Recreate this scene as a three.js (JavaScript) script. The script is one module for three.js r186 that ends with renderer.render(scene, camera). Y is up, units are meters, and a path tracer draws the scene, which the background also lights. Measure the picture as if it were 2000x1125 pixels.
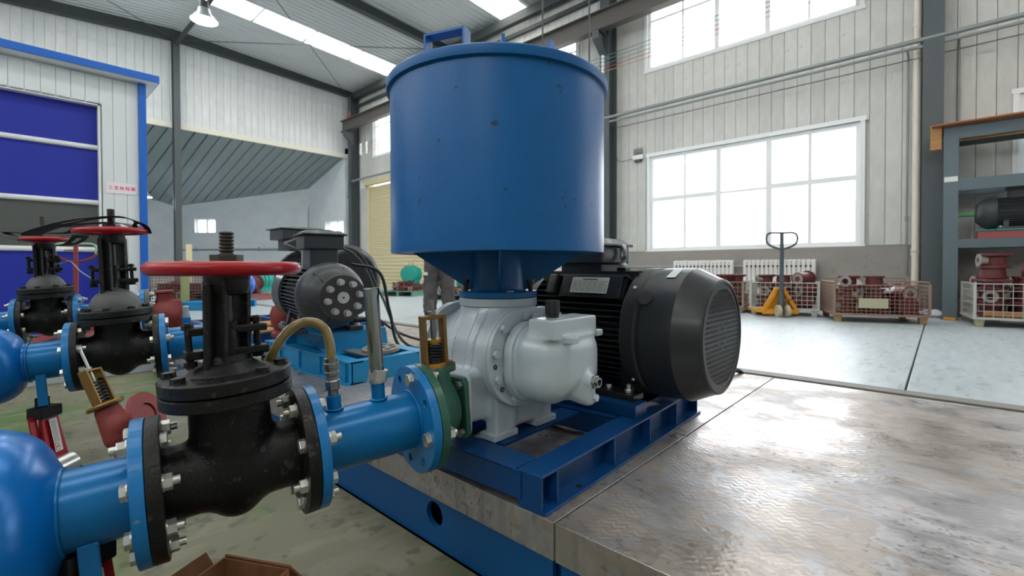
import * as THREE from 'three';
import { RoundedBoxGeometry } from 'three/addons/geometries/RoundedBoxGeometry.js';
import { mergeGeometries, toCreasedNormals } from 'three/addons/utils/BufferGeometryUtils.js';
import { RectAreaLightUniformsLib } from 'three/addons/lights/RectAreaLightUniformsLib.js';

// ------------------------------------------------------------------ camera, sky, exposure
const scene = new THREE.Scene();
const renderer = new THREE.WebGLRenderer({ antialias: true });
renderer.toneMapping = THREE.LinearToneMapping;
renderer.toneMappingExposure = 1.15;
renderer.shadowMap.enabled = true;
RectAreaLightUniformsLib.init();
scene.background = new THREE.Color(0.94, 0.975, 1.02);
scene.backgroundIntensity = 7.6;

const FPX = 918.62, PITCH = 0.015185, ROLL = -0.002946, YAW = 0.829926;
const camera = new THREE.PerspectiveCamera(2 * Math.atan(562.5 / FPX) * 180 / Math.PI, 2000 / 1125, 0.05, 200);
{
  const right = new THREE.Vector3(Math.cos(YAW), 0, Math.sin(YAW));
  const fwd = new THREE.Vector3(Math.sin(YAW) * Math.cos(PITCH), -Math.sin(PITCH), -Math.cos(YAW) * Math.cos(PITCH));
  const up = new THREE.Vector3().crossVectors(right, fwd);
  const r2 = right.clone().multiplyScalar(Math.cos(ROLL)).addScaledVector(up, Math.sin(ROLL));
  const u2 = up.clone().multiplyScalar(Math.cos(ROLL)).addScaledVector(right, -Math.sin(ROLL));
  camera.quaternion.setFromRotationMatrix(new THREE.Matrix4().makeBasis(r2, u2, fwd.clone().negate()));
  camera.position.set(0, 0.75, 0);
  camera.setViewOffset(2000, 1125, 0, 26.24, 2000, 1125);
  camera.setFocalLength ? 0 : 0;
  camera.filmGauge = 36;
  camera.focus = 1.75;
  camera.userData.fStop = 3.2;
}

// ------------------------------------------------------------------ helpers
let seed = 7;
const rnd = () => { seed = (seed * 1664525 + 1013904223) >>> 0; return seed / 4294967296; };
const rr = (a, b) => a + (b - a) * rnd();
const V = (x, y, z) => new THREE.Vector3(x, y, z);
const PI = Math.PI;
const used = {};
const numbered = (n) => { const k = (used[n] = (used[n] ?? -1) + 1); return k ? n + '_' + String(k).padStart(3, '0') : n; };

function prep(g) {                                   // non-indexed, with uv in metres by the way each face points
  let q = g.index ? g.toNonIndexed() : g.clone();
  for (const k of Object.keys(q.attributes)) if (!['position', 'normal'].includes(k)) q.deleteAttribute(k);
  if (!q.attributes.normal) q.computeVertexNormals();
  const p = q.attributes.position, uv = new Float32Array(p.count * 2), a = V(), b = V(), c = V();
  for (let i = 0; i < p.count; i += 3) {
    a.fromBufferAttribute(p, i); b.fromBufferAttribute(p, i + 1); c.fromBufferAttribute(p, i + 2);
    const n = b.clone().sub(a).cross(c.clone().sub(a)), x = Math.abs(n.x), y = Math.abs(n.y), z = Math.abs(n.z);
    [a, b, c].forEach((v, k) => {
      uv[(i + k) * 2] = y >= x && y >= z ? v.x : x >= z ? v.z : v.x;
      uv[(i + k) * 2 + 1] = y >= x && y >= z ? v.z : v.y;
    });
  }
  q.setAttribute('uv', new THREE.BufferAttribute(uv, 2));
  return q;
}
const join = (gs) => { gs = [].concat(gs).filter(Boolean).map(prep); return gs.length > 1 ? mergeGeometries(gs) : gs[0]; };
function mesh(name, gs, mat, parent) {
  const m = new THREE.Mesh(gs.isReady ? gs : join(gs), mat);
  m.name = parent === scene ? numbered(name) : name; m.castShadow = m.receiveShadow = true;
  parent.add(m); return m;
}
const ready = (gs) => { const g = join(gs); g.isReady = true; return g; };
function tag(o, label, category, group) { o.userData = { label, category }; if (group) o.userData.group = group; return o; }
function thing(name, label, category, [x, y, z] = [0, 0, 0], ry = 0, group) {
  const o = new THREE.Group(); o.name = numbered(name); o.position.set(x, y, z); o.rotation.y = ry; scene.add(o);
  return tag(o, label, category, group);
}
function struct(name, gs, mat) {
  const o = gs ? mesh(name, gs, mat, scene) : new THREE.Group();
  if (!gs) { o.name = numbered(name); scene.add(o); }
  o.userData = { kind: 'structure' }; return o;
}
function dup(root, [x, y, z], ry, label, group) {
  const r = root.clone(); r.name = numbered(root.name.replace(/_\d+$/, '')); scene.add(r); r.position.set(x, y, z); r.rotation.y = ry;
  r.userData = { ...root.userData, label }; if (group) r.userData.group = group; return r;
}
function pivot(parent, [x, y, z], [rx, ry, rz] = [0, 0, 0]) { // a placement applied to geometry
  const m = new THREE.Matrix4().makeRotationFromEuler(new THREE.Euler(rx, ry, rz)); m.setPosition(x, y, z); return m;
}
const mv = (g, x = 0, y = 0, z = 0, rx = 0, ry = 0, rz = 0) => g.applyMatrix4(pivot(null, [x, y, z], [rx, ry, rz]));
const B = (w, h, d, x = 0, y = 0, z = 0, rx = 0, ry = 0, rz = 0, bev = 0) =>
  mv(bev ? new RoundedBoxGeometry(w, h, d, 2, bev) : new THREE.BoxGeometry(w, h, d), x, y, z, rx, ry, rz);
const AX = { y: [0, 0, 0], x: [0, 0, -PI / 2], z: [PI / 2, 0, 0] };
const CY = (r1, r2, h, x = 0, y = 0, z = 0, ax = 'y', seg = 28, open = false) => mv(mv(new THREE.CylinderGeometry(r1, r2, h, seg, 1, open), 0, 0, 0, ...AX[ax]), x, y, z);
const LA = (pts, ax = 'y', x = 0, y = 0, z = 0, seg = 48, crease = 0.5) =>
  mv(mv(toCreasedNormals(new THREE.LatheGeometry(pts.map((p) => new THREE.Vector2(p[0], p[1])), seg), crease), 0, 0, 0, ...AX[ax]), x, y, z);
const TU = (pts, r, seg = 40, rad = 10, closed = false) => new THREE.TubeGeometry(new THREE.CatmullRomCurve3(pts.map((p) => V(...p)), closed, 'centripetal'), seg, r, rad, closed);
function bar(a, b, r, seg = 8) {                      // straight round bar between two points
  const A = V(...a), C = V(...b), d = C.clone().sub(A), g = new THREE.CylinderGeometry(r, r, d.length(), seg);
  g.applyQuaternion(new THREE.Quaternion().setFromUnitVectors(V(0, 1, 0), d.normalize())); const m = A.add(C).multiplyScalar(0.5);
  return g.translate(m.x, m.y, m.z);
}
function flat(a, b, w, t, upv = V(0, 1, 0)) {         // rectangular bar between two points; w along upv
  const A = V(...a), C = V(...b), d = C.clone().sub(A), L = d.length(); d.normalize();
  const s = V().crossVectors(d, upv).normalize(), u = V().crossVectors(s, d), m = new THREE.Matrix4().makeBasis(d, u, s);
  m.setPosition(A.add(C).multiplyScalar(0.5)); return new THREE.BoxGeometry(L, w, t).applyMatrix4(m);
}
const poly = (pts) => new THREE.Shape(pts.map((p) => new THREE.Vector2(p[0], p[1])));
const EX = (shape, depth, bev = 0, seg = 24) => {
  const g = new THREE.ExtrudeGeometry(Array.isArray(shape) ? poly(shape) : shape, { depth: depth - 2 * bev, bevelEnabled: bev > 0, bevelThickness: bev, bevelSize: bev, bevelOffset: -bev, bevelSegments: 2, curveSegments: seg });
  return g.translate(0, 0, bev);
};
function rrect(w, h, r, x = 0, y = 0) {
  const s = new THREE.Shape(); w /= 2; h /= 2;
  s.moveTo(x - w + r, y - h); s.lineTo(x + w - r, y - h); s.absarc(x + w - r, y - h + r, r, -PI / 2, 0); s.lineTo(x + w, y + h - r); s.absarc(x + w - r, y + h - r, r, 0, PI / 2);
  s.lineTo(x - w + r, y + h); s.absarc(x - w + r, y + h - r, r, PI / 2, PI); s.lineTo(x - w, y - h + r); s.absarc(x - w + r, y - h + r, r, PI, PI * 1.5); return s;
}
const circ = (r, x = 0, y = 0) => { const s = new THREE.Shape(); s.absarc(x, y, r, 0, PI * 2, false); return s; };
const holeP = (r, x = 0, y = 0) => { const s = new THREE.Path(); s.absarc(x, y, r, 0, PI * 2, true); return s; };
// flange disc round the x axis from x0 to x1
function flange(x0, x1, r, bore, holes = []) {
  const s = circ(r); if (bore) s.holes.push(holeP(bore));
  for (const [hy, hz, hr] of holes) s.holes.push(holeP(hr, -hz, hy));
  const g = EX(s, x1 - x0, 0.0018, 40); return mv(g, x0, 0, 0, 0, PI / 2, 0);
}
const HEX = (af, h) => { const s = new THREE.Shape(); for (let i = 0; i < 6; i++) { const a = i * PI / 3, r = af / 2 / Math.cos(PI / 6); i ? s.lineTo(r * Math.cos(a), r * Math.sin(a)) : s.moveTo(r, 0); } s.closePath(); return EX(s, h, Math.min(0.0015, h * 0.2)); };
const thread = (r, y0, y1, pitch, ax = 'y', x = 0, y = 0, z = 0) => {
  const p = [[0, y0]]; for (let q = y0; q < y1; q += pitch) p.push([r * 0.82, q], [r, q + pitch * 0.35], [r, q + pitch * 0.6], [r * 0.82, q + pitch * 0.95]); p.push([0, y1]); return LA(p, ax, x, y, z, 18, 0.4);
};
const boltCache = {};
function boltGeo(grip, af = 0.03, stub = 0.02) {      // along x: head at 0 going -x, nut beyond the grip
  const k = [grip.toFixed(3), af, stub].join();
  return boltCache[k] ??= ready([mv(HEX(af, af * 0.45), -af * 0.45, 0, 0, 0, PI / 2, 0), mv(HEX(af, af * 0.6), grip, 0, 0, 0.3, PI / 2, 0), CY(af * 0.6, af * 0.6, 0.003, -0.0015, 0, 0, 'x', 16), CY(af * 0.62, af * 0.62, 0.003, grip + 0.0015, 0, 0, 'x', 16), CY(af * 0.3, af * 0.3, grip + stub, grip / 2 + stub / 2 + af * 0.3, 0, 0, 'x', 12)]);
}
const hexGeoC = {};
const hexBolt = (af = 0.024, h = 0.014) => hexGeoC[af + ',' + h] ??= ready([mv(HEX(af, h), 0, 0, 0, -PI / 2, 0, 0), CY(af * 0.62, af * 0.62, 0.003, 0, 0.0015, 0, 'y', 16)]);
function place(name, geo, mat, parent, x, y, z, rx = 0, ry = 0, rz = 0) { const m = mesh(name, geo, mat, parent); m.position.set(x, y, z); m.rotation.set(rx, ry, rz); return m; }

// surface nets on a distance field: castings, bodies, hands
function sdfMesh(lo, hi, cell, f) {
  const n = [0, 1, 2].map((i) => Math.ceil((hi[i] - lo[i]) / cell) + 1), [nx, ny, nz] = n, val = new Float32Array(nx * ny * nz);
  const id = (i, j, k) => (k * ny + j) * nx + i;
  for (let k = 0; k < nz; k++) for (let j = 0; j < ny; j++) for (let i = 0; i < nx; i++) val[id(i, j, k)] = f(lo[0] + i * cell, lo[1] + j * cell, lo[2] + k * cell);
  const vid = new Int32Array(nx * ny * nz).fill(-1), pos = [], nor = [], ind = [];
  for (let k = 0; k < nz - 1; k++) for (let j = 0; j < ny - 1; j++) for (let i = 0; i < nx - 1; i++) {
    let sx = 0, sy = 0, sz = 0, c = 0; const cv = [];
    for (let q = 0; q < 8; q++) cv.push(val[id(i + (q & 1), j + ((q >> 1) & 1), k + (q >> 2))]);
    for (let q = 0; q < 8; q++) for (const b of [1, 2, 4]) if (!(q & b)) { const a = cv[q], d = cv[q | b]; if ((a < 0) !== (d < 0)) { const t = a / (a - d); sx += (q & 1) + (b === 1 ? t : 0); sy += ((q >> 1) & 1) + (b === 2 ? t : 0); sz += (q >> 2) + (b === 4 ? t : 0); c++; } }
    if (!c) continue;
    const x = lo[0] + (i + sx / c) * cell, y = lo[1] + (j + sy / c) * cell, z = lo[2] + (k + sz / c) * cell, e = cell * 0.4;
    vid[id(i, j, k)] = pos.length / 3; pos.push(x, y, z);
    const g = V(f(x + e, y, z) - f(x - e, y, z), f(x, y + e, z) - f(x, y - e, z), f(x, y, z + e) - f(x, y, z - e)).normalize(); nor.push(g.x, g.y, g.z);
  }
  for (let k = 1; k < nz - 1; k++) for (let j = 1; j < ny - 1; j++) for (let i = 1; i < nx - 1; i++) {
    const a = val[id(i, j, k)] < 0;
    const quad = (p, q, r, s, flip) => { if (p < 0 || q < 0 || r < 0 || s < 0) return; flip ? ind.push(p, q, r, p, r, s) : ind.push(p, r, q, p, s, r); };
    if (a !== (val[id(i + 1, j, k)] < 0)) quad(vid[id(i, j - 1, k - 1)], vid[id(i, j, k - 1)], vid[id(i, j, k)], vid[id(i, j - 1, k)], a);
    if (a !== (val[id(i, j + 1, k)] < 0)) quad(vid[id(i - 1, j, k - 1)], vid[id(i - 1, j, k)], vid[id(i, j, k)], vid[id(i, j, k - 1)], a);
    if (a !== (val[id(i, j, k + 1)] < 0)) quad(vid[id(i - 1, j - 1, k)], vid[id(i, j - 1, k)], vid[id(i, j, k)], vid[id(i - 1, j, k)], a);
  }
  const g = new THREE.BufferGeometry(); g.setAttribute('position', new THREE.Float32BufferAttribute(pos, 3)); g.setAttribute('normal', new THREE.Float32BufferAttribute(nor, 3)); g.setIndex(ind); return g;
}
const smin = (a, b, k) => { const h = Math.max(k - Math.abs(a - b), 0) / k; return Math.min(a, b) - h * h * k * 0.25; };
const smax = (a, b, k) => -smin(-a, -b, k);
function sCap(x, y, z, a, b, ra, rb) {                // tapered capsule
  const dx = b[0] - a[0], dy = b[1] - a[1], dz = b[2] - a[2], l = dx * dx + dy * dy + dz * dz;
  const t = Math.min(1, Math.max(0, ((x - a[0]) * dx + (y - a[1]) * dy + (z - a[2]) * dz) / l));
  return Math.hypot(x - a[0] - t * dx, y - a[1] - t * dy, z - a[2] - t * dz) - (ra + (rb - ra) * t);
}
const sBox = (x, y, z, w, h, d, r) => { const a = Math.abs(x) - w + r, b = Math.abs(y) - h + r, c = Math.abs(z) - d + r; return Math.hypot(Math.max(a, 0), Math.max(b, 0), Math.max(c, 0)) + Math.min(Math.max(a, b, c), 0) - r; };
const sCyl = (rad, along, r, h, e = 0.004) => { const a = rad - r + e, b = Math.abs(along) - h + e; return Math.min(Math.max(a, b), 0) + Math.hypot(Math.max(a, 0), Math.max(b, 0)) - e; };
const sEll = (x, y, z, a, b, c) => { const k = Math.hypot(x / a, y / b, z / c); return (k - 1) * Math.min(a, b, c); };

// ------------------------------------------------------------------ textures and materials
const hsh = (x, y, s) => { let h = Math.imul(x, 374761393) ^ Math.imul(y, 668265263) ^ Math.imul(s, 974634777); h = Math.imul(h ^ (h >>> 13), 1274126177); return ((h ^ (h >>> 16)) >>> 0) / 4294967296; };
function vn(x, y, px, py, s) {                        // periodic value noise
  const xi = Math.floor(x), yi = Math.floor(y), fx = x - xi, fy = y - yi, u = fx * fx * (3 - 2 * fx), v = fy * fy * (3 - 2 * fy);
  const m = (a, b) => ((a % b) + b) % b, h = (i, j) => hsh(m(xi + i, px), m(yi + j, py), s);
  return (h(0, 0) * (1 - u) + h(1, 0) * u) * (1 - v) + (h(0, 1) * (1 - u) + h(1, 1) * u) * v;
}
const fbm = (u, v, fx, fy, o, s) => { let a = 0, w = 0.5, t = 0; for (let i = 0; i < o; i++) { a += w * vn(u * fx, v * fy, fx, fy, s + i); t += w; w *= 0.5; fx *= 2; fy *= 2; } return a / t; };
function tex(n, fn, metres, srgb = true) {
  const d = new Uint8Array(n * n * 4);
  for (let j = 0; j < n; j++) for (let i = 0; i < n; i++) { const c = fn(i / n, j / n), o = (j * n + i) * 4; for (let q = 0; q < 3; q++) d[o + q] = Math.max(0, Math.min(255, 255 * (c.length ? c[q] : c))); d[o + 3] = 255; }
  const t = new THREE.DataTexture(d, n, n); t.wrapS = t.wrapT = THREE.RepeatWrapping; t.magFilter = THREE.LinearFilter; t.minFilter = THREE.LinearMipmapLinearFilter; t.generateMipmaps = true;
  if (srgb) t.colorSpace = THREE.SRGBColorSpace; t.repeat.set(1 / (metres[0] ?? metres), 1 / (metres[1] ?? metres)); t.needsUpdate = true; return t;
}
const again = (t, metres) => { const c = t.clone(); c.repeat.set(1 / (metres[0] ?? metres), 1 / (metres[1] ?? metres)); c.needsUpdate = true; return c; };
const mix = (a, b, t) => a.map((x, i) => x + (b[i] - x) * t);
const st = (a, b, x) => { const t = Math.min(1, Math.max(0, (x - a) / (b - a))); return t * t * (3 - 2 * t); };
const N = {
  fine: tex(256, (u, v) => fbm(u, v, 32, 32, 3, 3), 0.12, false),
  soft: tex(256, (u, v) => 0.35 + 0.5 * fbm(u, v, 6, 6, 5, 11), 0.5, false),
  cast: tex(256, (u, v) => fbm(u, v, 24, 24, 4, 5), 0.1, false),
};
const hex = (h) => new THREE.Color(h);
const mat = (color, roughness = 0.5, o = {}) => new THREE.MeshStandardMaterial({ color: hex(color), roughness, ...o });
const phys = (color, roughness, o = {}) => new THREE.MeshPhysicalMaterial({ color: hex(color), roughness, ...o });
const paint = (color, rough = 0.38, o = {}) => phys(color, rough, { clearcoat: 0.14, specularIntensity: 0.6, clearcoatRoughness: 0.2, bumpMap: N.soft, bumpScale: 0.0006, ...o });
const chips = (base, dark, n, s, metres) => tex(512, (u, v) => {   // paint with sparse chips and a little grime
  const c = fbm(u, v, 22, 22, 4, s), k = st(n + 0.06, n + 0.08, c); return mix(mix(base, base.map((q) => q * 0.92), fbm(u, v, 9, 9, 5, s + 9)), dark, k);
}, metres);
const rgb = (h) => { const c = parseInt(h.slice(1), 16); return [(c >> 16) / 255, ((c >> 8) & 255) / 255, (c & 255) / 255]; };
const white = '#ffffff';
const M = {
  tank: phys(white, 0.4, { specularIntensity: 0.75, bumpMap: N.soft, bumpScale: 0.0006, map: chips(rgb('#005c9c'), rgb('#123a50'), 0.765, 41, 0.9) }),
  pipe: paint(white, 0.3, { map: chips(rgb('#0670b0'), rgb('#0c3c63'), 0.75, 45, 0.5), metalness: 0.15 }),
  flangeBlue: paint(white, 0.36, { map: chips(rgb('#1573b4'), rgb('#6f7f86'), 0.71, 47, 0.35) }),
  vessel: paint('#0868b4', 0.28, { metalness: 0.15 }),
  skid: paint(white, 0.4, { map: chips(rgb('#073e75'), rgb('#243648'), 0.72, 51, 0.6) }),
  skidLight: paint(white, 0.45, { map: chips(rgb('#1a86bb'), rgb('#5d6f78'), 0.7, 53, 0.6) }),
  black: phys(white, 0.42, { specularIntensity: 0.6, map: chips(rgb('#161616'), rgb('#3a3430'), 0.66, 57, 0.4), bumpMap: N.cast, bumpScale: 0.0012 }),
  dome: mat('#4a4b4c', 0.55, { bumpMap: N.cast, bumpScale: 0.001 }),
  red: paint('#9c101d', 0.35), redDull: mat('#7d2d2b', 0.6, { bumpMap: N.cast, bumpScale: 0.001 }),
  blower: paint('#aab5bc', 0.34, { bumpMap: N.cast, bumpScale: 0.0005, clearcoat: 0.5, specularIntensity: 1 }),
  motor: paint('#1e2124', 0.42), fan: paint('#282b2d', 0.38), motorFar: paint('#34383b', 0.45),
  zinc: mat('#c9c9c4', 0.33, { metalness: 0.85 }), steel: mat('#8f9192', 0.3, { metalness: 0.9 }), darkSteel: mat('#4b4846', 0.42, { metalness: 0.7 }),
  chrome: mat('#a3a7ab', 0.18, { metalness: 1 }), brass: mat('#b08a45', 0.35, { metalness: 0.7 }), gold: mat('#86683a', 0.4, { metalness: 0.75 }),
  green: paint('#2f5a4b', 0.4), teal: mat('#1f9b8c', 0.4), rubber: mat('#15161a', 0.7), cable: mat('#1a1b1d', 0.55),
  column: mat('#4b5154', 0.55), columnDark: mat('#3c4143', 0.6), galv: mat('#9ba1a2', 0.42, { metalness: 0.5 }), conduit: mat('#8b918f', 0.45, { metalness: 0.3 }),
  frame: mat('#e6e8e8', 0.4), white: mat('#dfe2e3', 0.5), cream: mat('#d8cba5', 0.5), boothWhite: mat('#dadfe1', 0.42),
  boothBlue: mat('#1464c4', 0.4), doorBlue: mat('#14279c', 0.55), radiator: mat('#d9d6d2', 0.45),
  yellow: mat('#d08c1e', 0.45), rustWire: mat('#8d7466', 0.6, { metalness: 0.3 }), greyWire: mat('#b4b4ae', 0.5, { metalness: 0.4 }),
  hole: mat('#0b0b0c', 0.9), label: mat('#d8d8d2', 0.5), skinTone: mat('#c79a83', 0.6), trousers: mat(white, 0.9, { map: tex(256, (u, v) => mix([0.26, 0.245, 0.25], [0.35, 0.33, 0.335], fbm(u, v, 8, 8, 5, 77)), 0.5) }),
  jacket: mat('#6f675f', 0.9), hair: mat('#17130f', 0.7), wood: mat(white, 0.8, { map: tex(256, (u, v) => mix([0.62, 0.44, 0.27], [0.72, 0.55, 0.36], fbm(u, v, 4, 40, 4, 81)), 0.6) }),
  card: mat(white, 0.85, { map: tex(256, (u, v) => mix([0.45, 0.29, 0.18], [0.55, 0.37, 0.24], fbm(u, v, 30, 6, 4, 83)), 0.4) }),
  glass: phys(white, 0.0, { transmission: 1, thickness: 0, ior: 1.5 }),
};
// ------------------------------------------------------------------ the hall: floor, walls, roof, windows
const XW = 9.8, ZG = -17.6;
{
  const plateMap = tex(1024, (u, v) => {
    const c = fbm(u, v, 5, 5, 6, 101), s = fbm(u, v, 60, 3, 3, 104), d = fbm(u, v, 150, 120, 2, 107), r = fbm(u, v, 3, 4, 4, 111);
    const g = fbm(u, v, 40, 24, 4, 115); let k = mix([0.6, 0.59, 0.59], [0.7, 0.69, 0.7], st(0.3, 0.7, g)); k = mix(k, [0.57, 0.51, 0.45], 0.5 * st(0.5, 0.54, 0.5 * r + 0.5 * g)); k = mix(k, [0.45, 0.43, 0.42], 0.3 * st(0.6, 0.8, s)); return mix(k, [0.36, 0.33, 0.31], 0.55 * st(0.62, 0.85, d) * st(0.4, 0.65, fbm(u, v, 6, 6, 3, 113)));
  }, 1.9);
  const plateRough = tex(1024, (u, v) => 0.2 + 0.22 * st(0.3, 0.72, fbm(u, v, 7, 6, 6, 121)) + 0.16 * fbm(u, v, 80, 50, 2, 127), 1.3, false);
  const scale = tex(512, (u, v) => { const a = Math.abs(Math.sin(PI * (u * 16 + 0.25 * Math.sin(v * PI * 24)))), b = vn(u * 40, v * 40, 40, 40, 9); return 0.5 * a * st(0.4, 0.7, fbm(u, v, 4, 4, 3, 129)) + 0.5 * b; }, 0.42, false);
  M.plate = mat(white, 1, { map: plateMap, roughnessMap: plateRough, metalness: 0.6, bumpMap: scale, bumpScale: 0.0009 });
  M.plateSide = mat('#6f6c66', 0.6, { bumpMap: N.cast, bumpScale: 0.0008 });
  M.slab = mat(white, 1, { map: tex(1024, (u, v) => { const c = fbm(u, v, 20, 90, 4, 131), d = fbm(u, v, 30, 90, 3, 137); let k = mix([0.65, 0.685, 0.705], [0.68, 0.715, 0.735], st(0.3, 0.7, c)); return mix(k, [0.5, 0.52, 0.54], 0.5 * st(0.66, 0.8, d)); }, 3.4),
    roughnessMap: tex(512, (u, v) => 0.3 + 0.16 * fbm(u, v, 12, 60, 4, 141), 2.3, false) });
  M.pit = mat(white, 0.6, { map: tex(1024, (u, v) => {
    const g = fbm(u, v, 3, 3, 6, 151), d = fbm(u, v, 40, 40, 3, 157), w = fbm(u, v, 12, 30, 4, 161);
    let k = mix([0.41, 0.4, 0.325], [0.3, 0.39, 0.19], st(0.45, 0.62, g)); k = mix(k, [0.48, 0.465, 0.4], 0.6 * st(0.55, 0.7, w)); return mix(k, [0.27, 0.28, 0.24], 0.6 * st(0.62, 0.78, d));
  }, 2.3) });
  const ribs = tex(256, (u, v) => 0.5 + 0.5 * Math.sin(u * PI * 2 * 4) ** 3, [0.14, 1], false);
  M.panels = ['#d0cfc9', '#cccbc6', '#d3d2cd'].map((c, i) => mat(white, 0.5, { bumpMap: ribs, bumpScale: 0.0012, map: chips(rgb(c), rgb('#a9a69c'), 0.74, 171 + i, [0.8, 2.2]) }));
  M.gable = ['#dadcdc', '#d5d8d8', '#dddfdf'].map((c, i) => mat(white, 0.5, { bumpMap: ribs, bumpScale: 0.0012, map: chips(rgb(c), rgb('#b3b5b4'), 0.74, 191 + i, [0.8, 2.2]) }));
  M.sheet = mat('#c8cccd', 0.45, { metalness: 0.15 });
  M.leanRoof = mat('#929d9c', 0.6); M.plaster = mat(white, 0.8, { map: chips(rgb('#d5d9da'), rgb('#c4c8c8'), 0.7, 181, 3) });
  M.dado = mat(white, 0.75, { map: chips(rgb('#97918c'), rgb('#858079'), 0.66, 185, 1.6) });
  M.skylight = phys('#fffdf6', 0.05, { transmission: 1, thickness: 0 });
  M.ground = mat('#9a9a96', 0.9); M.pvc = mat('#e2d9cc', 0.4);
}

// floor slabs (each with its own edges), kerb strip beyond the bed, pit floor
{
  const fl = struct('floor');
  const zs = [-17.4, -11.66, -5.91, -0.16, 5.59, 8];
  for (let i = 0; i < 5; i++) { const z0 = zs[i] + 0.006, z1 = zs[i + 1] - 0.006; mesh('floor_slab', B(9.95 - 3.702, 0.45, z1 - z0, (9.95 + 3.702) / 2, -0.225, (z0 + z1) / 2, 0, 0, 0, 0.004), M.slab, fl); }
  mesh('kerb_strip', B(0.112, 0.45, 25.4, 3.642, -0.225, -4.7, 0, 0, 0, 0.004), M.plateSide, fl);
  mesh('floor_slab', B(2.46, 0.45, 9.4, 2.323, -0.225, -12.7), M.slab, fl);
  mesh('floor_slab', B(7.6, 0.45, 11.4, -2.71, -0.225, -11.7), M.slab, fl);
  mesh('lean_floor', B(18, 0.45, 13, 3, -0.225, -23.9), M.slab, fl);
  mesh('subfloor', B(20, 0.2, 36, 2.5, -0.56, -12), M.hole, fl);
  struct('floor_pit', B(7.6, 0.16, 14.2, -2.71, -0.38, 1.05), M.pit);
}
{
  const t = thing('test_bed', 'long steel test bed of thick bare plates on a blue painted base', 'test bed', [1.091, -0.3, 0]);
  const zs = [-8, -4.2, -0.833, 2.6, 6];
  for (let i = 0; i < 4; i++) { const p = mesh('plate', B(2.434, 0.115, zs[i + 1] - zs[i] - 0.006, 1.217, 0.2425, (zs[i] + zs[i + 1]) / 2, 0, 0, 0, 0.002), M.plate, t); }
  for (let i = 0; i < 4; i++) {
    const L = zs[i + 1] - zs[i] - 0.03, s = poly([[-L / 2, 0], [L / 2, 0], [L / 2, 0.184], [-L / 2, 0.184]]), zc = (zs[i] + zs[i + 1]) / 2;
    if (i === 1) s.holes.push(holeP(0.047, 1.41 + zc, 0.118));
    mesh('base_beam', [mv(EX(s, 0.02), 0.012, 0, zc, 0, PI / 2, 0), B(0.02, 0.184, L, 2.38, 0.092, zc), B(2.38, 0.012, L, 1.2, 0.006, zc), B(2.3, 0.184, 0.02, 1.2, 0.092, zc - L / 2 + 0.01), B(2.3, 0.184, 0.02, 1.2, 0.092, zc + L / 2 - 0.01)], M.baseBlue ??= paint('#044a80', 0.5), t);
  }
}
struct('outdoor_ground', B(120, 0.2, 120, 0, -0.7, 0), M.ground);

// openings of the window wall: z0, z1, y0, y1
const OPEN = [[-4.81, -1.03, 1.11, 3.19], [0.79, 4.57, 1.11, 3.19], [-10.5, -6.75, 1.11, 3.19], [-4.87, -1.05, 5.1, 6.62], [0.79, 4.57, 5.1, 6.62], [-10.6, -6.75, 5.05, 6.62], [-16.13, -12.35, 5.0, 6.62], [-16.5, -12.6, 0, 3.98]];
const cut = (a, b, list) => { let seg = [[a, b]]; for (const [p, q] of list) seg = seg.flatMap(([x, y]) => q <= x || p >= y ? [[x, y]] : [[x, Math.min(p, y)], [Math.max(q, x), y]].filter(([m, n]) => n - m > 0.01)); return seg; };
const panelC = {};
const panelGeo = (w, h, ax) => panelC[[w.toFixed(3), h.toFixed(3), ax]] ??= (() => {
  const s = poly([[-w / 2, 0.05], [-w / 2, 0.004], [-w / 2 + 0.005, 0], [w / 2 - 0.005, 0], [w / 2, 0.004], [w / 2, 0.05]]), g = mv(EX(s, h), 0, 0, 0, -PI / 2, 0, 0);   // x across, y up, front towards +z
  return ready(ax === 'x' ? mv(g, 0, 0, 0, 0, -PI / 2, 0) : g);
})();
{
  const w = struct('wall_right');
  const pw = 0.21; let n = 0;
  for (let z = -17.5; z < 1.55; z += pw, n++) {
    const c = z + pw / 2, segs = cut(1.1, 7.9, OPEN.filter((o) => c > o[0] - 0.02 && c < o[1] + 0.02).map((o) => [o[2], o[3]]));
    for (const [y0, y1] of segs) place('panel', panelGeo(pw - 0.005, y1 - y0, 'x'), M.panels[hsh(n, 3, 1) * 3 | 0], w, XW + 0.0, y0, c);
  }
  const back = [];
  const zc = [...new Set([-18.2, 8.1, ...OPEN.flatMap((o) => [o[0], o[1]])])].sort((a, b) => a - b);
  for (let i = 0; i < zc.length - 1; i++) { const c = (zc[i] + zc[i + 1]) / 2; for (const [y0, y1] of cut(-0.4, 8.1, OPEN.filter((o) => c > o[0] && c < o[1]).map((o) => [o[2], o[3]]))) back.push(B(0.16, y1 - y0, zc[i + 1] - zc[i], XW + 0.13, (y0 + y1) / 2, c)); }
  mesh('wall_core', back, M.panels[0], w);
  mesh('wall_panel_run', B(0.05, 6.8, 6.5, XW + 0.025, 4.5, 4.84 + 0.0), M.panels[0], struct('wall_right_rear')).visible = true;
}
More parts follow.
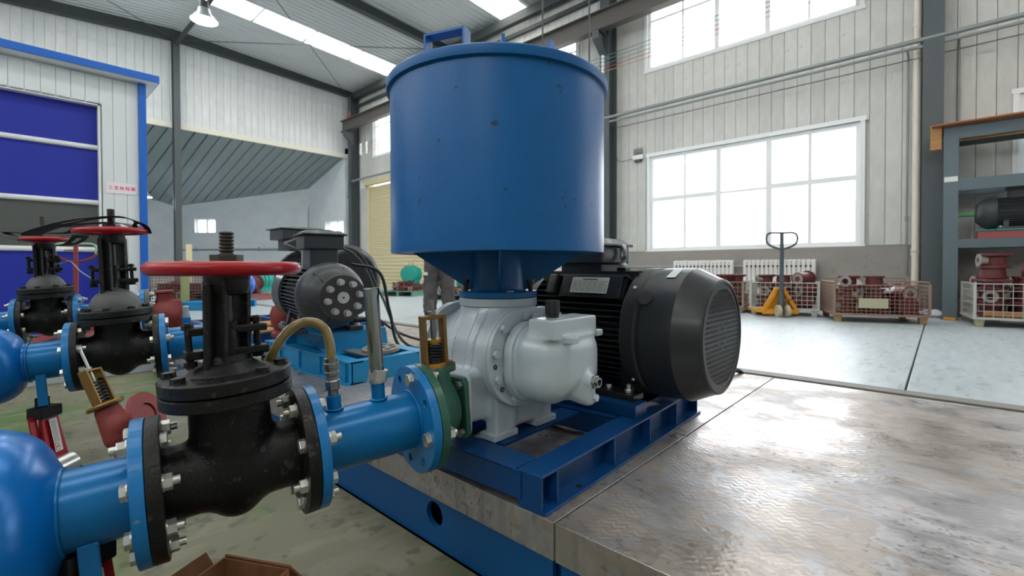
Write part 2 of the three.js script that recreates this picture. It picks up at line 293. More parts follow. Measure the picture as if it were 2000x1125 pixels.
// the run behind the camera is cut for its windows as well
{
  const o = scene.getObjectByName('wall_right_rear'); o.clear();
  const g = []; for (const [a, b] of [[1.59, 4.57], [4.57, 8.1]]) { const c = (a + b) / 2; for (const [y0, y1] of cut(1.1, 8, c < 4.57 ? [[1.11, 3.19], [5.1, 6.62]] : [])) g.push(B(0.05, y1 - y0, b - a, XW + 0.025, (y0 + y1) / 2, c)); }
  mesh('panel', g, M.panels[0], o);
  const d = struct('wall_dado'); for (const [a, b] of [[-17.5, -16.62], [-12.48, 8]]) mesh('dado', B(0.07, 1.09, b - a, XW - 0.01, 0.545, (a + b) / 2), M.dado, d);
}
// windows: frame bars, panes, white reveal and trim
let wn = 0;
function window_(z0, z1, y0, y1, bars, x = XW, sash = true) {
  const w = struct('window_' + (++wn)), W = z1 - z0, H = y1 - y0, zc = (z0 + z1) / 2, yc = (y0 + y1) / 2, xp = x + 0.07;
  const fr = (z, y, dz, dy, d = 0.07) => B(d, dy, dz, xp, y, z);
  mesh('frame', [fr(zc, y0 + 0.035, W, 0.07), fr(zc, y1 - 0.035, W, 0.07), fr(z0 + 0.035, yc, 0.07, H - 0.14), fr(z1 - 0.035, yc, 0.07, H - 0.14)], M.frame, w);
  mesh('reveal', [B(0.19, 0.02, W + 0.06, x + 0.07, y0 - 0.01, zc), B(0.19, 0.02, W + 0.06, x + 0.07, y1 + 0.01, zc), B(0.19, H, 0.02, x + 0.07, yc, z0 - 0.01), B(0.19, H, 0.02, x + 0.07, yc, z1 + 0.01),
    B(0.015, 0.07, W + 0.16, x - 0.014, y1 + 0.04, zc), B(0.015, 0.06, W + 0.16, x - 0.012, y0 - 0.02, zc), B(0.012, H + 0.02, 0.06, x - 0.0125, yc, z0 - 0.035), B(0.012, H + 0.02, 0.06, x - 0.0125, yc, z1 + 0.035)], M.frame, w);
  for (const [a, b, c, d, t] of bars) mesh('mullion', a === b ? fr(z0 + a * W, y0 + (c + d) / 2 * H, t, (d - c) * H - 0.13, 0.064) : fr(z0 + (a + b) / 2 * W, y0 + c * H, (b - a) * W - 0.06, t, 0.056), M.frame, w);
  const vs = [0, ...new Set(bars.filter((q) => q[0] === q[1]).map((q) => q[0]))].sort((p, q) => p - q).concat(1), hs = bars.filter((q) => q[0] !== q[1]).map((q) => q[2]), hy = [0, hs.length ? hs[0] : 1, 1];
  for (let i = 0; i < vs.length - 1; i++) for (let j = 0; j < (hs.length ? 2 : 1); j++) mesh('pane', B(0.005, (hy[j + 1] - hy[j]) * H - 0.05, (vs[i + 1] - vs[i]) * W - 0.04, xp, y0 + (hy[j] + hy[j + 1]) / 2 * H, z0 + (vs[i] + vs[i + 1]) / 2 * W), M.glass, w);
  return w;
}
const lowBars = [[0.205, 0.205, 0, 1, 0.05], [0.387, 0.387, 0, 1, 0.1], [0.63, 0.63, 0, 1, 0.1], [0.806, 0.806, 0, 1, 0.055], [0, 0.387, 0.545, 0, 0.09], [0.387, 0.63, 0.545, 0, 0.045], [0.63, 1, 0.555, 0, 0.09]];
const upBars = [[0.205, 0.205, 0, 1, 0.04], [0.387, 0.387, 0, 1, 0.09], [0.63, 0.63, 0, 1, 0.09], [0.806, 0.806, 0, 1, 0.04], [0, 0.387, 0.71, 0, 0.04], [0.387, 0.63, 0.71, 0, 0.04], [0.63, 1, 0.71, 0, 0.04]];
OPEN.slice(0, 3).forEach((o) => window_(...o, lowBars));
OPEN.slice(3, 7).forEach((o) => window_(...o, upBars));

// roller door
{
  const d = struct('door_1'), p = [];
  for (let y = 0.0, q; y < 3.8; y += q) { q = y < 1.1 ? 0.135 : 0.085; p.push([0, y], [-0.03, y + q * 0.25], [-0.03, y + q * 0.7], [0, y + q * 0.95]); }
  mesh('curtain', mv(EX([...p, [0.02, 3.9], [0.02, 0]], 3.86), XW + 0.05, 0.005, -16.48, 0, 0, 0).scale(1, 1, 1), M.cream, d);
  mesh('door_rail', [B(0.09, 3.95, 0.12, XW + 0.0, 1.975, -16.5), B(0.09, 3.95, 0.12, XW, 1.975, -12.62)], M.cream, d);
  mesh('door_head', B(0.22, 0.2, 4.3, XW - 0.06, 4.03, -14.55, 0, 0, 0, 0.01), M.cream, d);
  mesh('door_bracket', B(0.2, 0.28, 0.12, XW - 0.14, 3.98, -16.68), M.white, d);
}

// gable wall: panels above the opening to the lean-to
const roofY = (x) => x > 3.77 ? 8.08 - (x - 3.77) * 0.0549 : 8.08 - (3.77 - x) * 0.0875;
{
  const w = struct('wall_gable'); let n = 0;
  for (let x = -0.55; x < 9.75; x += 0.21, n++) { const h = roofY(x + 0.1) - 5.2; place('panel', panelGeo(0.205, h, 'z'), M.gable[hsh(n, 8, 2) * 3 | 0], w, x + 0.105, 5.2, ZG); }
  mesh('flashing', [flat([-6.5, 5.13, ZG + 0.02], [9.75, 5.2, ZG + 0.02], 0.17, 0.06)], mat('#d9d5c6', 0.5), w);
  mesh('wall_panel_run', [B(6.1, 3, 0.05, -3.6, 6.55, ZG - 0.04), B(10.4, 2.95, 0.12, 4.65, 6.62, ZG - 0.12)], M.panels[1], w);
  mesh('lower_run', B(9.2, 5.2, 0.12, -3.4, 2.6, ZG - 0.12), M.plaster, w);
}
struct('wall_left', [B(0.2, 5.3, 25.8, -6.6, 2.25, -4.8), B(0.2, 1.7, 25.8, -6.6, 7.35, -4.8), ...[[-17.7, -16.1], [-12.3, -10.4], [-6.6, -4.7], [-0.9, 1], [4.8, 8.1]].map(([a, b]) => B(0.2, 1.7, b - a, -6.6, 5.7, (a + b) / 2))], M.panels[1]);
struct('wall_rear', B(16.6, 8.5, 0.2, 1.6, 3.85, 8.1), M.panels[1]);

// roof: corrugated sheets over rafters with translucent strips
{
  const c = struct('ceiling');
  const sheet = (z0, z1, side) => {
    const top = [], n = Math.round((z1 - z0) / 0.19), p = (z1 - z0) / n;
    for (let i = 0; i < n; i++) { const z = z0 + i * p; top.push([z, 0], [z + p * 0.55, 0], [z + p * 0.65, 0.035], [z + p * 0.9, 0.035]); }
    top.push([z1, 0]); const s = [...top, [z1, 0.07], [z0, 0.07]];
    const a = side > 0 ? 3.72 : -6.7, b = side > 0 ? 10.05 : 3.82, ang = side > 0 ? Math.atan(0.0549) : -Math.atan(0.0875);
    const L = (b - a) / Math.cos(ang), g = EX(s.map(([z, y]) => [-z, y]), L); mv(g, 0, 0, 0, 0, PI / 2, 0); mv(g, a, 0, 0); // length now along +x, profile z kept
    g.translate(-a, 0, 0); mv(g, 0, 0, 0, 0, 0, -ang); g.translate(a, roofY(a), 0);
    mesh('roof_sheet', g, M.sheet, c);
  };
  const sky = [[-15.02, -14.05], [-9.27, -8.3], [-3.52, -2.55], [2.23, 3.2]];
  for (const side of [1, -1]) { let z = -17.9; for (const [a, b] of sky) { sheet(z, a, side); z = b; } sheet(z, 8.2, side); }
  const sl = struct('skylight');
  for (const side of [1, -1]) for (const [a, b] of sky) {
    const xs = side > 0 ? [3.8, 5.15, 6.65, 8.2, 9.85] : [-6.5, -4, -1.4, 1.2, 3.7];
    for (let i = 0; i < 4; i++) { const x0 = xs[i], x1 = xs[i + 1] - 0.03, g = new THREE.BoxGeometry(Math.hypot(x1 - x0, roofY(x1) - roofY(x0)), 0.004, b - a + 0.06); mv(g, (x0 + x1) / 2, roofY((x0 + x1) / 2) + 0.05, (a + b) / 2, 0, 0, Math.atan2(roofY(x1) - roofY(x0), x1 - x0)); mesh('skylight_pane', g, M.skylight, sl); }
    for (const x of xs.slice(1, 4)) mesh('glazing_bar', B(0.035, 0.05, b - a + 0.06, x - 0.015, roofY(x) + 0.02, (a + b) / 2), M.galv, sl);
  }
  // rafters, columns, eave beam, ridge tube
  const f = struct('steel_frame');
  const rafter = (z, d0, d1) => {
    const pts = [[-6.5, roofY(-6.5) - d0], [3.77, roofY(3.77) - d1], [9.75, roofY(9.75) - d0], [9.75, roofY(9.75)], [3.77, roofY(3.77)], [-6.5, roofY(-6.5)]];
    const web = EX(pts, 0.014).translate(0, 0, z - 0.007), fl = [flat([-6.5, pts[0][1], z], [3.77, pts[1][1], z], 0.014, 0.2), flat([3.77, pts[1][1], z], [9.75, pts[2][1], z], 0.014, 0.2)];
    mesh('rafter', [web, ...fl], M.columnDark, f);
  };
  rafter(-17.42, 0.24, 0.34); for (const z of [-11.55, -5.75, -0.1, 5.6]) rafter(z, 0.26, 0.34);
  const H = (d, w, h) => mv(EX([[-d / 2, -w / 2], [-d / 2 + 0.014, -w / 2], [-d / 2 + 0.014, -0.005], [d / 2 - 0.014, -0.005], [d / 2 - 0.014, -w / 2], [d / 2, -w / 2], [d / 2, w / 2], [d / 2 - 0.014, w / 2], [d / 2 - 0.014, 0.005], [-d / 2 + 0.014, 0.005], [-d / 2 + 0.014, w / 2], [-d / 2, w / 2]], h), 0, 0, 0, -PI / 2, 0, 0);
  for (const z of [-17.25, -11.55, -5.73, -0.12, 5.6]) mesh('column', mv(H(0.34, 0.24, 7.5), XW - 0.22, 0, z), M.column, f);
  mesh('column', mv(H(0.24, 0.17, 7.75), 3.77, 0, -17.42, 0, PI / 2, 0), M.column, f);
  mesh('column', mv(H(0.24, 0.17, 7.3), -2.4, 0, -17.42, 0, PI / 2, 0), M.column, f);
  mesh('eave_beam', [B(0.16, 0.24, 25.4, 9.62, 7.52, -4.8), B(0.08, 0.1, 25.4, 9.73, 7.16, -4.8)], M.columnDark, f);
  mesh('ridge_tube', bar([3.77, 7.62, -17.3], [3.77, 7.62, 5.6], 0.06), M.columnDark, f);
  const brace = (a, b) => mesh('brace_rod', bar(a, b, 0.012, 6), M.column, f);
  brace([3.9, 7.75, -17.3], [9.3, 7.55, -11.7]); brace([3.9, 7.75, -11.7], [9.3, 7.55, -17.3]); brace([3.6, 7.75, -17.3], [0.4, 7.6, -14.6]);
  mesh('crane_beam', [B(0.012, 0.4, 25.2, 9.2, 6.26, -4.8), B(0.2, 0.018, 25.2, 9.2, 6.06, -4.8), B(0.22, 0.018, 25.2, 9.2, 6.46, -4.8), B(0.05, 0.05, 25.2, 9.2, 6.5, -4.8)], mat('#55504c', 0.55), f);
  for (const z of [-17.0, -11.55, -5.75, -0.12, 5.6]) mesh('crane_bracket', [mv(EX([[9.42, 5.55], [9.06, 5.86], [9.06, 6.05], [9.42, 6.05]], 0.014), 0, 0, z - 0.007), flat([9.42, 5.55, z], [9.06, 5.86, z], 0.014, 0.16), B(0.4, 0.014, 0.16, 9.24, 6.045, z), B(0.014, 0.19, 0.16, 9.06, 5.95, z)], M.column, f);
  mesh('crane_stop', [B(0.1, 0.35, 0.03, 9.2, 6.62, -16.9), B(0.06, 0.3, 0.05, 9.2, 6.6, -16.86)], mat('#8a5a46', 0.6), f);
}

// lean-to behind the gable
{
  const g0 = [[1.5, 5.08], [9.7, 5.15]], far = [[-3.2, 3.95, -27.2], [4.6, 3.62, -26.35], [5.42, 3.47, -25.49], [9.6, 4.24, -20.94], [9.6, 5.1, -17.7]];
  const c = struct('lean_ceiling');
  const on = (L, t) => { let tot = 0; const l = L.slice(1).map((p, i) => { const d = Math.hypot(...p.map((q, k) => q - L[i][k])); tot += d; return d; }); let s = t * tot; for (let i = 0; i < l.length; i++) { if (s <= l[i] || i === l.length - 1) return L[i].map((q, k) => q + (L[i + 1][k] - q) * s / l[i]); s -= l[i]; } };
  const end = far.slice(0, 4), nS = 30;
  for (let i = 0; i < nS; i++) {
    const P = (t) => [-1 + 10.65 * t, 5.08 + 0.07 * t, ZG - 0.1], tt = (i + 0.05) / nS, t2 = (i + 0.95) / nS, a = P(tt), b = P(t2), d = on(end, tt), e = on(end, t2);
    const up = 0.03, g = new THREE.BufferGeometry(), q = [a, b, e, d], v = [];
    const tri = (...k) => k.forEach((m) => v.push(...m)); const U = q.map((p) => [p[0], p[1] + up, p[2]]);
    tri(q[0], q[1], q[2], q[0], q[2], q[3]); tri(U[0], U[2], U[1], U[0], U[3], U[2]); for (let k = 0; k < 4; k++) { const m = (k + 1) % 4; tri(q[k], U[k], U[m], q[k], U[m], q[m]); }
    g.setAttribute('position', new THREE.Float32BufferAttribute(v, 3)); g.computeVertexNormals(); mesh('ceiling_panel', g, M.leanRoof, c);
  }
  mesh('ceiling_backing', (() => { const P = [[-1.2, 5.34, ZG], [9.75, 5.41, ZG], [9.75, 4.52, -20.94], [5.45, 3.78, -25.6], [4.6, 3.92, -26.5], [-3.4, 4.25, -27.4]], v = []; for (let k = 1; k < 5; k++) v.push(...P[0], ...P[k], ...P[k + 1]); const g = new THREE.BufferGeometry(); g.setAttribute('position', new THREE.Float32BufferAttribute([...v, ...v.map((q, i) => i % 3 === 1 ? q + 0.1 : q)], 3)); g.computeVertexNormals(); return g; })(), M.leanRoof, c);
  // walls of the lean-to with their window openings
  const wallSeg = (name, a, b, h, holes, o = {}) => {
    const L = Math.hypot(b[0] - a[0], b[1] - a[1]), s = poly([[0, -0.1], [L, -0.1], [L, h[1] + 0.32], [0, h[0] + 0.32]]);
    for (const [x0, x1, y0, y1] of holes) { const p = new THREE.Path(); p.moveTo(x0, y0); p.lineTo(x0, y1); p.lineTo(x1, y1); p.lineTo(x1, y0); p.closePath(); s.holes.push(p); }
    const w = struct(name, mv(EX(s, 0.2), a[0], 0, a[1], 0, -Math.atan2(b[1] - a[1], b[0] - a[0]), 0), M.plaster); return w;
  };
  wallSeg('wall_lean_far', [5.42, -25.49], [9.6, -20.94], [3.5, 4.3], [[1.0, 1.92, 2.33, 2.95]]);
  wallSeg('wall_lean_left', [-3.2, -27.2], [5.42, -25.49], [4.1, 3.6], []);
  wallSeg('wall_lean_right', [9.6, -20.94], [9.6, -17.6], [4.3, 5.2], [[1.6, 3.15, 1.26, 2.7]]);
  wallSeg('wall_lean_end', [-3.2, -17.6], [-3.2, -27.2], [5.1, 4.1], []);
  const d = V(4.18, 0, 4.55).normalize(), at = (s, y) => [5.42 + d.x * s, y, -25.49 + d.z * s];
  const w8 = struct('window_8'); for (const s of [1.0, 1.46, 1.92]) mesh('frame', flat(at(s, 2.3), at(s, 2.98), 0.08, 0.08, d), M.frame, w8); for (const y of [2.33, 2.95]) mesh('frame', flat(at(1.04, y), at(1.88, y), 0.08, 0.07), M.frame, w8);
  mesh('pane', flat(at(1, 2.64), at(1.92, 2.64), 0.6, 0.006), M.glass, w8);
  const w9 = struct('window_9'); for (const z of [-19.34, -18.7, -17.79]) mesh('frame', B(0.06, 1.44, 0.06, 9.64, 1.98, z), M.frame, w9); for (const y of [1.26, 2.1, 2.7]) mesh('frame', B(0.06, 0.06, 1.55, 9.64, y, -18.565), M.frame, w9);
  mesh('pane', B(0.006, 1.4, 1.5, 9.64, 1.98, -18.565), M.glass, w9);
  const p = tag(mesh('wall_pipe', [TU([[9.5, 4.15, -16.95], [9.5, 4.1, -17.5], [9.5, 3.6, -17.55], [9.5, 3.55, -17.9], [9.45, 3.52, -20.75], [9.42, 3.4, -20.85], [9.42, 0.1, -20.85]], 0.045, 60), bar([9.45, 3.5, -19.6], [9.45, 2.4, -19.6], 0.02), bar([9.45, 3.45, -20.4], [9.45, 2.6, -19.62], 0.02)], M.conduit, scene), 'grey pipe on the white lean-to wall turning down beside the dark columns', 'pipe');
  const a = at(-0.3, 1.57), b = at(5.6, 1.57);
  tag(mesh('low_pipe', [bar([a[0] + 0.15, 1.58, a[2] + 0.42], [b[0] - 0.05, 1.58, b[2] + 0.25], 0.05), ...[0.8, 2.2, 3.6, 5].map((s) => { const q = at(s, 1.57); return B(0.05, 0.2, 0.05, q[0] + 0.02, 1.6, q[2] + 0.32); })], M.conduit, scene), 'long horizontal grey pipe at mid height on the far white lean-to wall', 'pipe');
  tag(mesh('board', B(0.16, 1.5, 0.05, 4.02, 0.75, -17.3), M.cream, scene), 'narrow pale board standing against the foot of the gable column', 'board');
}
// ------------------------------------------------------------------ lamps
function highBay(x, y, z, label, I = 60) {
  const t = thing('high_bay_lamp', label, 'lamp', [x, y, z], 0, 'high bay lamps under the roof');
  mesh('shade', LA([[0.09, 0.3], [0.12, 0.28], [0.14, 0.18], [0.3, 0.0], [0.305, 0.0], [0.15, 0.19], [0.125, 0.3]], 'y'), mat('#c9d2d2', 0.35, { metalness: 0.5 }), t);
  mesh('gear_box', LA([[0, 0.5], [0.09, 0.49], [0.1, 0.44], [0.1, 0.3], [0, 0.3]]), M.column, t);
  mesh('hanger', bar([0, 0.5, 0], [0, Math.max(0.55, 7.6 - y), 0], 0.012), M.column, t);
  const g = mesh('lamp_glow', LA([[0, -0.035], [0.2, -0.02], [0.29, 0.01], [0, 0.012]]), mat('#ffffff', 0.5, { emissive: hex('#eafaff'), emissiveIntensity: 1.2 }), t); g.castShadow = false;
  const l = new THREE.PointLight(hex('#eaf6ff'), I, 0, 2); l.position.set(x, y - 0.12, z); l.castShadow = true; l.shadow.radius = 8; l.name = 'lamp_light'; scene.add(l);
  return t;
}
highBay(3.6, 7.0, -13.8, 'lit bell-shaped high bay lamp hanging below the roof ridge near the gable wall', 5);
highBay(3.6, 7.0, -8.1, 'lit bell-shaped high bay lamp hanging second from the gable wall, above the picture', 5);
highBay(3.6, 7.0, -2.3, 'lit bell-shaped high bay lamp hanging third from the gable wall, above the camera', 5);
highBay(3.6, 7.0, 3.4, 'lit bell-shaped high bay lamp hanging farthest from the gable wall, behind the camera', 5);
highBay(3.2, 3.1, -19.4, 'small bright lamp hanging low in the lean-to just right of the blue corner post', 11);
// flat print: canvas textures on thin sheets
function canvasTex(w, h, draw) { const c = document.createElement('canvas'); c.width = w; c.height = h; draw(c.getContext('2d')); const t = new THREE.CanvasTexture(c); t.colorSpace = THREE.SRGBColorSpace; return t; }
function plane(name, w, h, t, parent, [x, y, z], [rx, ry, rz], fix) {
  const g = new THREE.PlaneGeometry(w, h); if (fix) mv(g, 0, 0, 0, rx, ry, rz); g.isReady = true;
  const m = new THREE.Mesh(g, new THREE.MeshStandardMaterial({ map: t, roughness: 0.5 })); m.name = name; m.position.set(x, y, z); fix ? fix(m) : m.rotation.set(rx, ry, rz); m.castShadow = m.receiveShadow = true; parent.add(m); return m;
}
// ------------------------------------------------------------------ blower set on its skid
{
  const t = thing('blower_skid', 'dark blue steel skid frame under the grey blower and black motor, on the near plate', 'skid frame', [1.1, 0, -0.9], 0.03);
  const L = 1.33, h = 0.118;
  const ibeam = (x0, x1, z, out) => [B(x1 - x0, 0.009, 0.1, (x0 + x1) / 2, h - 0.0045, z, 0, 0, 0, 0.002), B(x1 - x0, 0.009, 0.115, (x0 + x1) / 2, 0.0045, z + out * 0.008, 0, 0, 0, 0.002), B(x1 - x0, h - 0.016, 0.008, (x0 + x1) / 2, h / 2, z)];
  mesh('long_beam', ibeam(0.0, L, -0.035, 1), M.skid, t); mesh('long_beam', ibeam(0.0, L, -0.69, -1), M.skid, t);
  for (const x of [0.05, 0.7, L - 0.06]) mesh('cross_beam', [B(0.12, 0.009, 0.54, x, h - 0.0055, -0.362, 0, 0, 0, 0.002), B(0.008, h - 0.03, 0.6, x - 0.056, h / 2 + 0.012, -0.362), B(0.008, h - 0.03, 0.6, x + 0.056, h / 2 + 0.012, -0.362)], M.skid, t);
  mesh('cross_beam', B(0.5, 0.009, 0.1, 0.375, h - 0.0065, -0.3), M.skid, t);
  for (const x of [0.08, 0.45, 0.76, 1.05, L - 0.012]) { mesh('stiffener', B(0.009, h - 0.018, 0.05, x, h / 2, -0.01), M.skid, t); mesh('stiffener', B(0.009, h - 0.018, 0.05, x, h / 2, -0.715), M.skid, t); }
  mesh('end_plate', B(0.009, h - 0.002, 0.09, 0.0, h / 2, -0.03, 0, 0, 0, 0.002), M.skid, t);
  for (const x of [0.22, 0.6, 1.2]) mesh('anchor_hole', [CY(0.011, 0.011, 0.001, x, 0.0097, 0.005, 'y', 16)], M.hole, t);
  for (const x of [0.735, 1.22]) {
    const r = mesh('motor_rail', B(0.105, 0.054, 0.68, x, h + 0.027, -0.355, 0, 0, 0, 0.003), M.skid, t);
    for (const z of [-0.07, -0.62]) place('rail_bolt', hexBolt(0.02, 0.013), M.zinc, r, x + 0.03, h - 0.009, z, PI, 0, 0);
  }
}
{
  const t = thing('blower', 'grey painted cast rotary blower with rounded gear cover and black breather cap', 'blower', [1.378, 0.118, -1.337]);
  const c = 0.3, body = (x, y, z) => {
    const r = Math.hypot(Math.max(Math.abs(x) - 0.06, 0), y - c); let d = sCyl(r, z, 0.15 + (Math.abs(Math.abs(z) - 0.055) < 0.02 ? 0.007 : 0), 0.17, 0.01);
    d = smin(d, sCyl(Math.hypot(x, z), y - 0.43, 0.145, 0.082, 0.01), 0.07);                               // inlet neck
    d = smin(d, sBox(x + 0.2, y - 0.165, z - 0.02, 0.07, 0.09, 0.09, 0.02), 0.05);                                   // outlet neck
    d = smin(d, sBox(x, y - 0.12, z, 0.1, 0.1, 0.15, 0.03), 0.05);
    for (const s of [-1, 1]) for (const q of [-1, 1]) d = smin(d, smax(sBox(x - s * 0.115, y - 0.12, z - q * 0.118, 0.05 - 0.0 * y, 0.11, 0.03, 0.012), -y + 0.0, 0.01), 0.025);
    d = smin(d, sCap(x, y, z, [-0.185, 0.28, -0.15], [-0.185, 0.28, 0.15], 0.022, 0.022), 0.02);
    return smax(d, -y, 0.004);
  };
  mesh('casing', sdfMesh([-0.29, -0.01, -0.2], [0.25, 0.53, 0.2], 0.0075, body), M.blower, t);
  for (const s of [-1, 1]) for (const q of [-1, 1]) { const f = mesh('foot', B(0.128, 0.026, 0.08, s * 0.119, 0.013, q * 0.118, 0, 0, 0, 0.005), M.blower, t); if (s > 0) place('foot_bolt', hexBolt(0.022, 0.015), M.zinc, f, 0.155, 0.026, q * 0.118); else mesh('bolt_hole', CY(0.011, 0.011, 0.001, s * 0.14, 0.0265, q * 0.118, 'y', 16), M.darkSteel, f); }
  mesh('inlet_flange', LA([[0.1, 0.478], [0.15, 0.478], [0.158, 0.484], [0.158, 0.508], [0.155, 0.512], [0.1, 0.512]], 'y'), M.blower, t);
  mesh('outlet_flange', mv(EX(rrect(0.21, 0.21, 0.02), 0.016, 0.003), -0.286, 0.15, 0.03, 0, PI / 2, 0), M.blower, t);
  for (const [z, hw, hh] of [[0.158, 0.245, 0.178], [-0.197, 0.25, 0.188]]) mesh('end_plate', [EX(rrect(2 * hw, 2 * hh, hh - 0.004, 0, c), 0.016, 0.002).translate(0, 0, z), EX(rrect(2 * hw, 2 * hh, hh - 0.004, 0, c), 0.016, 0.002).translate(0, 0, z + 0.018), EX(rrect(2 * hw - 0.014, 2 * hh - 0.014, hh - 0.012, 0, c), 0.03, 0).translate(0, 0, z + 0.002)], M.blower, t);
  for (const [x, y] of [[-0.215, 0.03], [-0.175, 0.115], [-0.06, 0.152], [0.07, 0.152], [0.175, 0.115], [0.215, 0.03], [-0.205, -0.06], [-0.12, -0.145], [0.0, -0.152], [0.12, -0.145], [0.205, -0.06]]) place('end_bolt', hexBolt(0.026, 0.015), M.blower, t, x, c + y, 0.192, PI / 2, 0, 0);
  for (const [x, y] of [[-0.215, -0.015], [-0.18, -0.1]]) mesh('dowel_hole', LA([[0.004, 0], [0.009, 0], [0.009, 0.003], [0.004, 0.003]], 'z', x, c + y, 0.192, 16), M.darkSteel, t);
  const cover = (x, y, z) => {
    let d = sBox(x - 0.004, y - 0.288, z - 0.29, 0.17, 0.14, 0.118, 0.105);
    d = smin(d, smax(sBox(x, y - 0.288, z - 0.215, 0.178, 0.146, 0.2, 0.118), Math.abs(z - 0.212) - 0.02, 0.006), 0.01);
    d = smin(d, sBox(x + 0.01, y - 0.42, z - 0.335, 0.132, 0.035, 0.055, 0.006), 0.025);
    d = smin(d, sCap(x, y, z, [0.035, 0.19, 0.38], [0.035, 0.225, 0.412], 0.045, 0.03), 0.03);
    d = smin(d, sCap(x, y, z, [0.035, 0.19, 0.38], [0.04, 0.165, 0.41], 0.03, 0.024), 0.03);
    for (const [q, w] of [[-0.07, 0.395], [0.155, 0.35]]) d = smin(d, sBox(x - q, y - 0.385, z - w - 0.01, 0.022, 0.013, 0.026, 0.003), 0.006);
    return d;
  };
  const gc = mesh('gear_cover', sdfMesh([-0.2, 0.11, 0.18], [0.2, 0.48, 0.46], 0.0058, cover), M.blower, t);
  const ring = (p, r) => { const m = pivot(null, p, [PI / 2 - 0.15, 0, 0.1]); return m; };
  const sg = mesh('sight_glass', [mv(HEX(0.042, 0.014), 0.037, 0.228, 0.432), LA([[0.012, 0], [0.017, 0], [0.017, 0.024], [0.012, 0.024]], 'z', 0.037, 0.228, 0.432, 24)], M.steel, gc); mesh('glass_disc', CY(0.012, 0.012, 0.004, 0.037, 0.228, 0.446, 'z'), mat('#3a2a1c', 0.1), sg);
  mesh('drain_plug', [mv(HEX(0.024, 0.016), 0.043, 0.17, 0.428)], M.blower, gc);
  mesh('breather_cap', LA([[0, 0.45], [0.023, 0.45], [0.023, 0.468], [0.026, 0.47], [0.026, 0.512], [0.024, 0.516], [0, 0.516]], 'y', -0.055, 0, 0.32, 28), M.rubber, gc);
  mesh('top_web', mv(EX([[0, 0], [0.1, 0], [0.05, 0.03]], 0.02), -0.06, 0.43, 0.22, 0, 0.4, 0), M.blower, t);
}
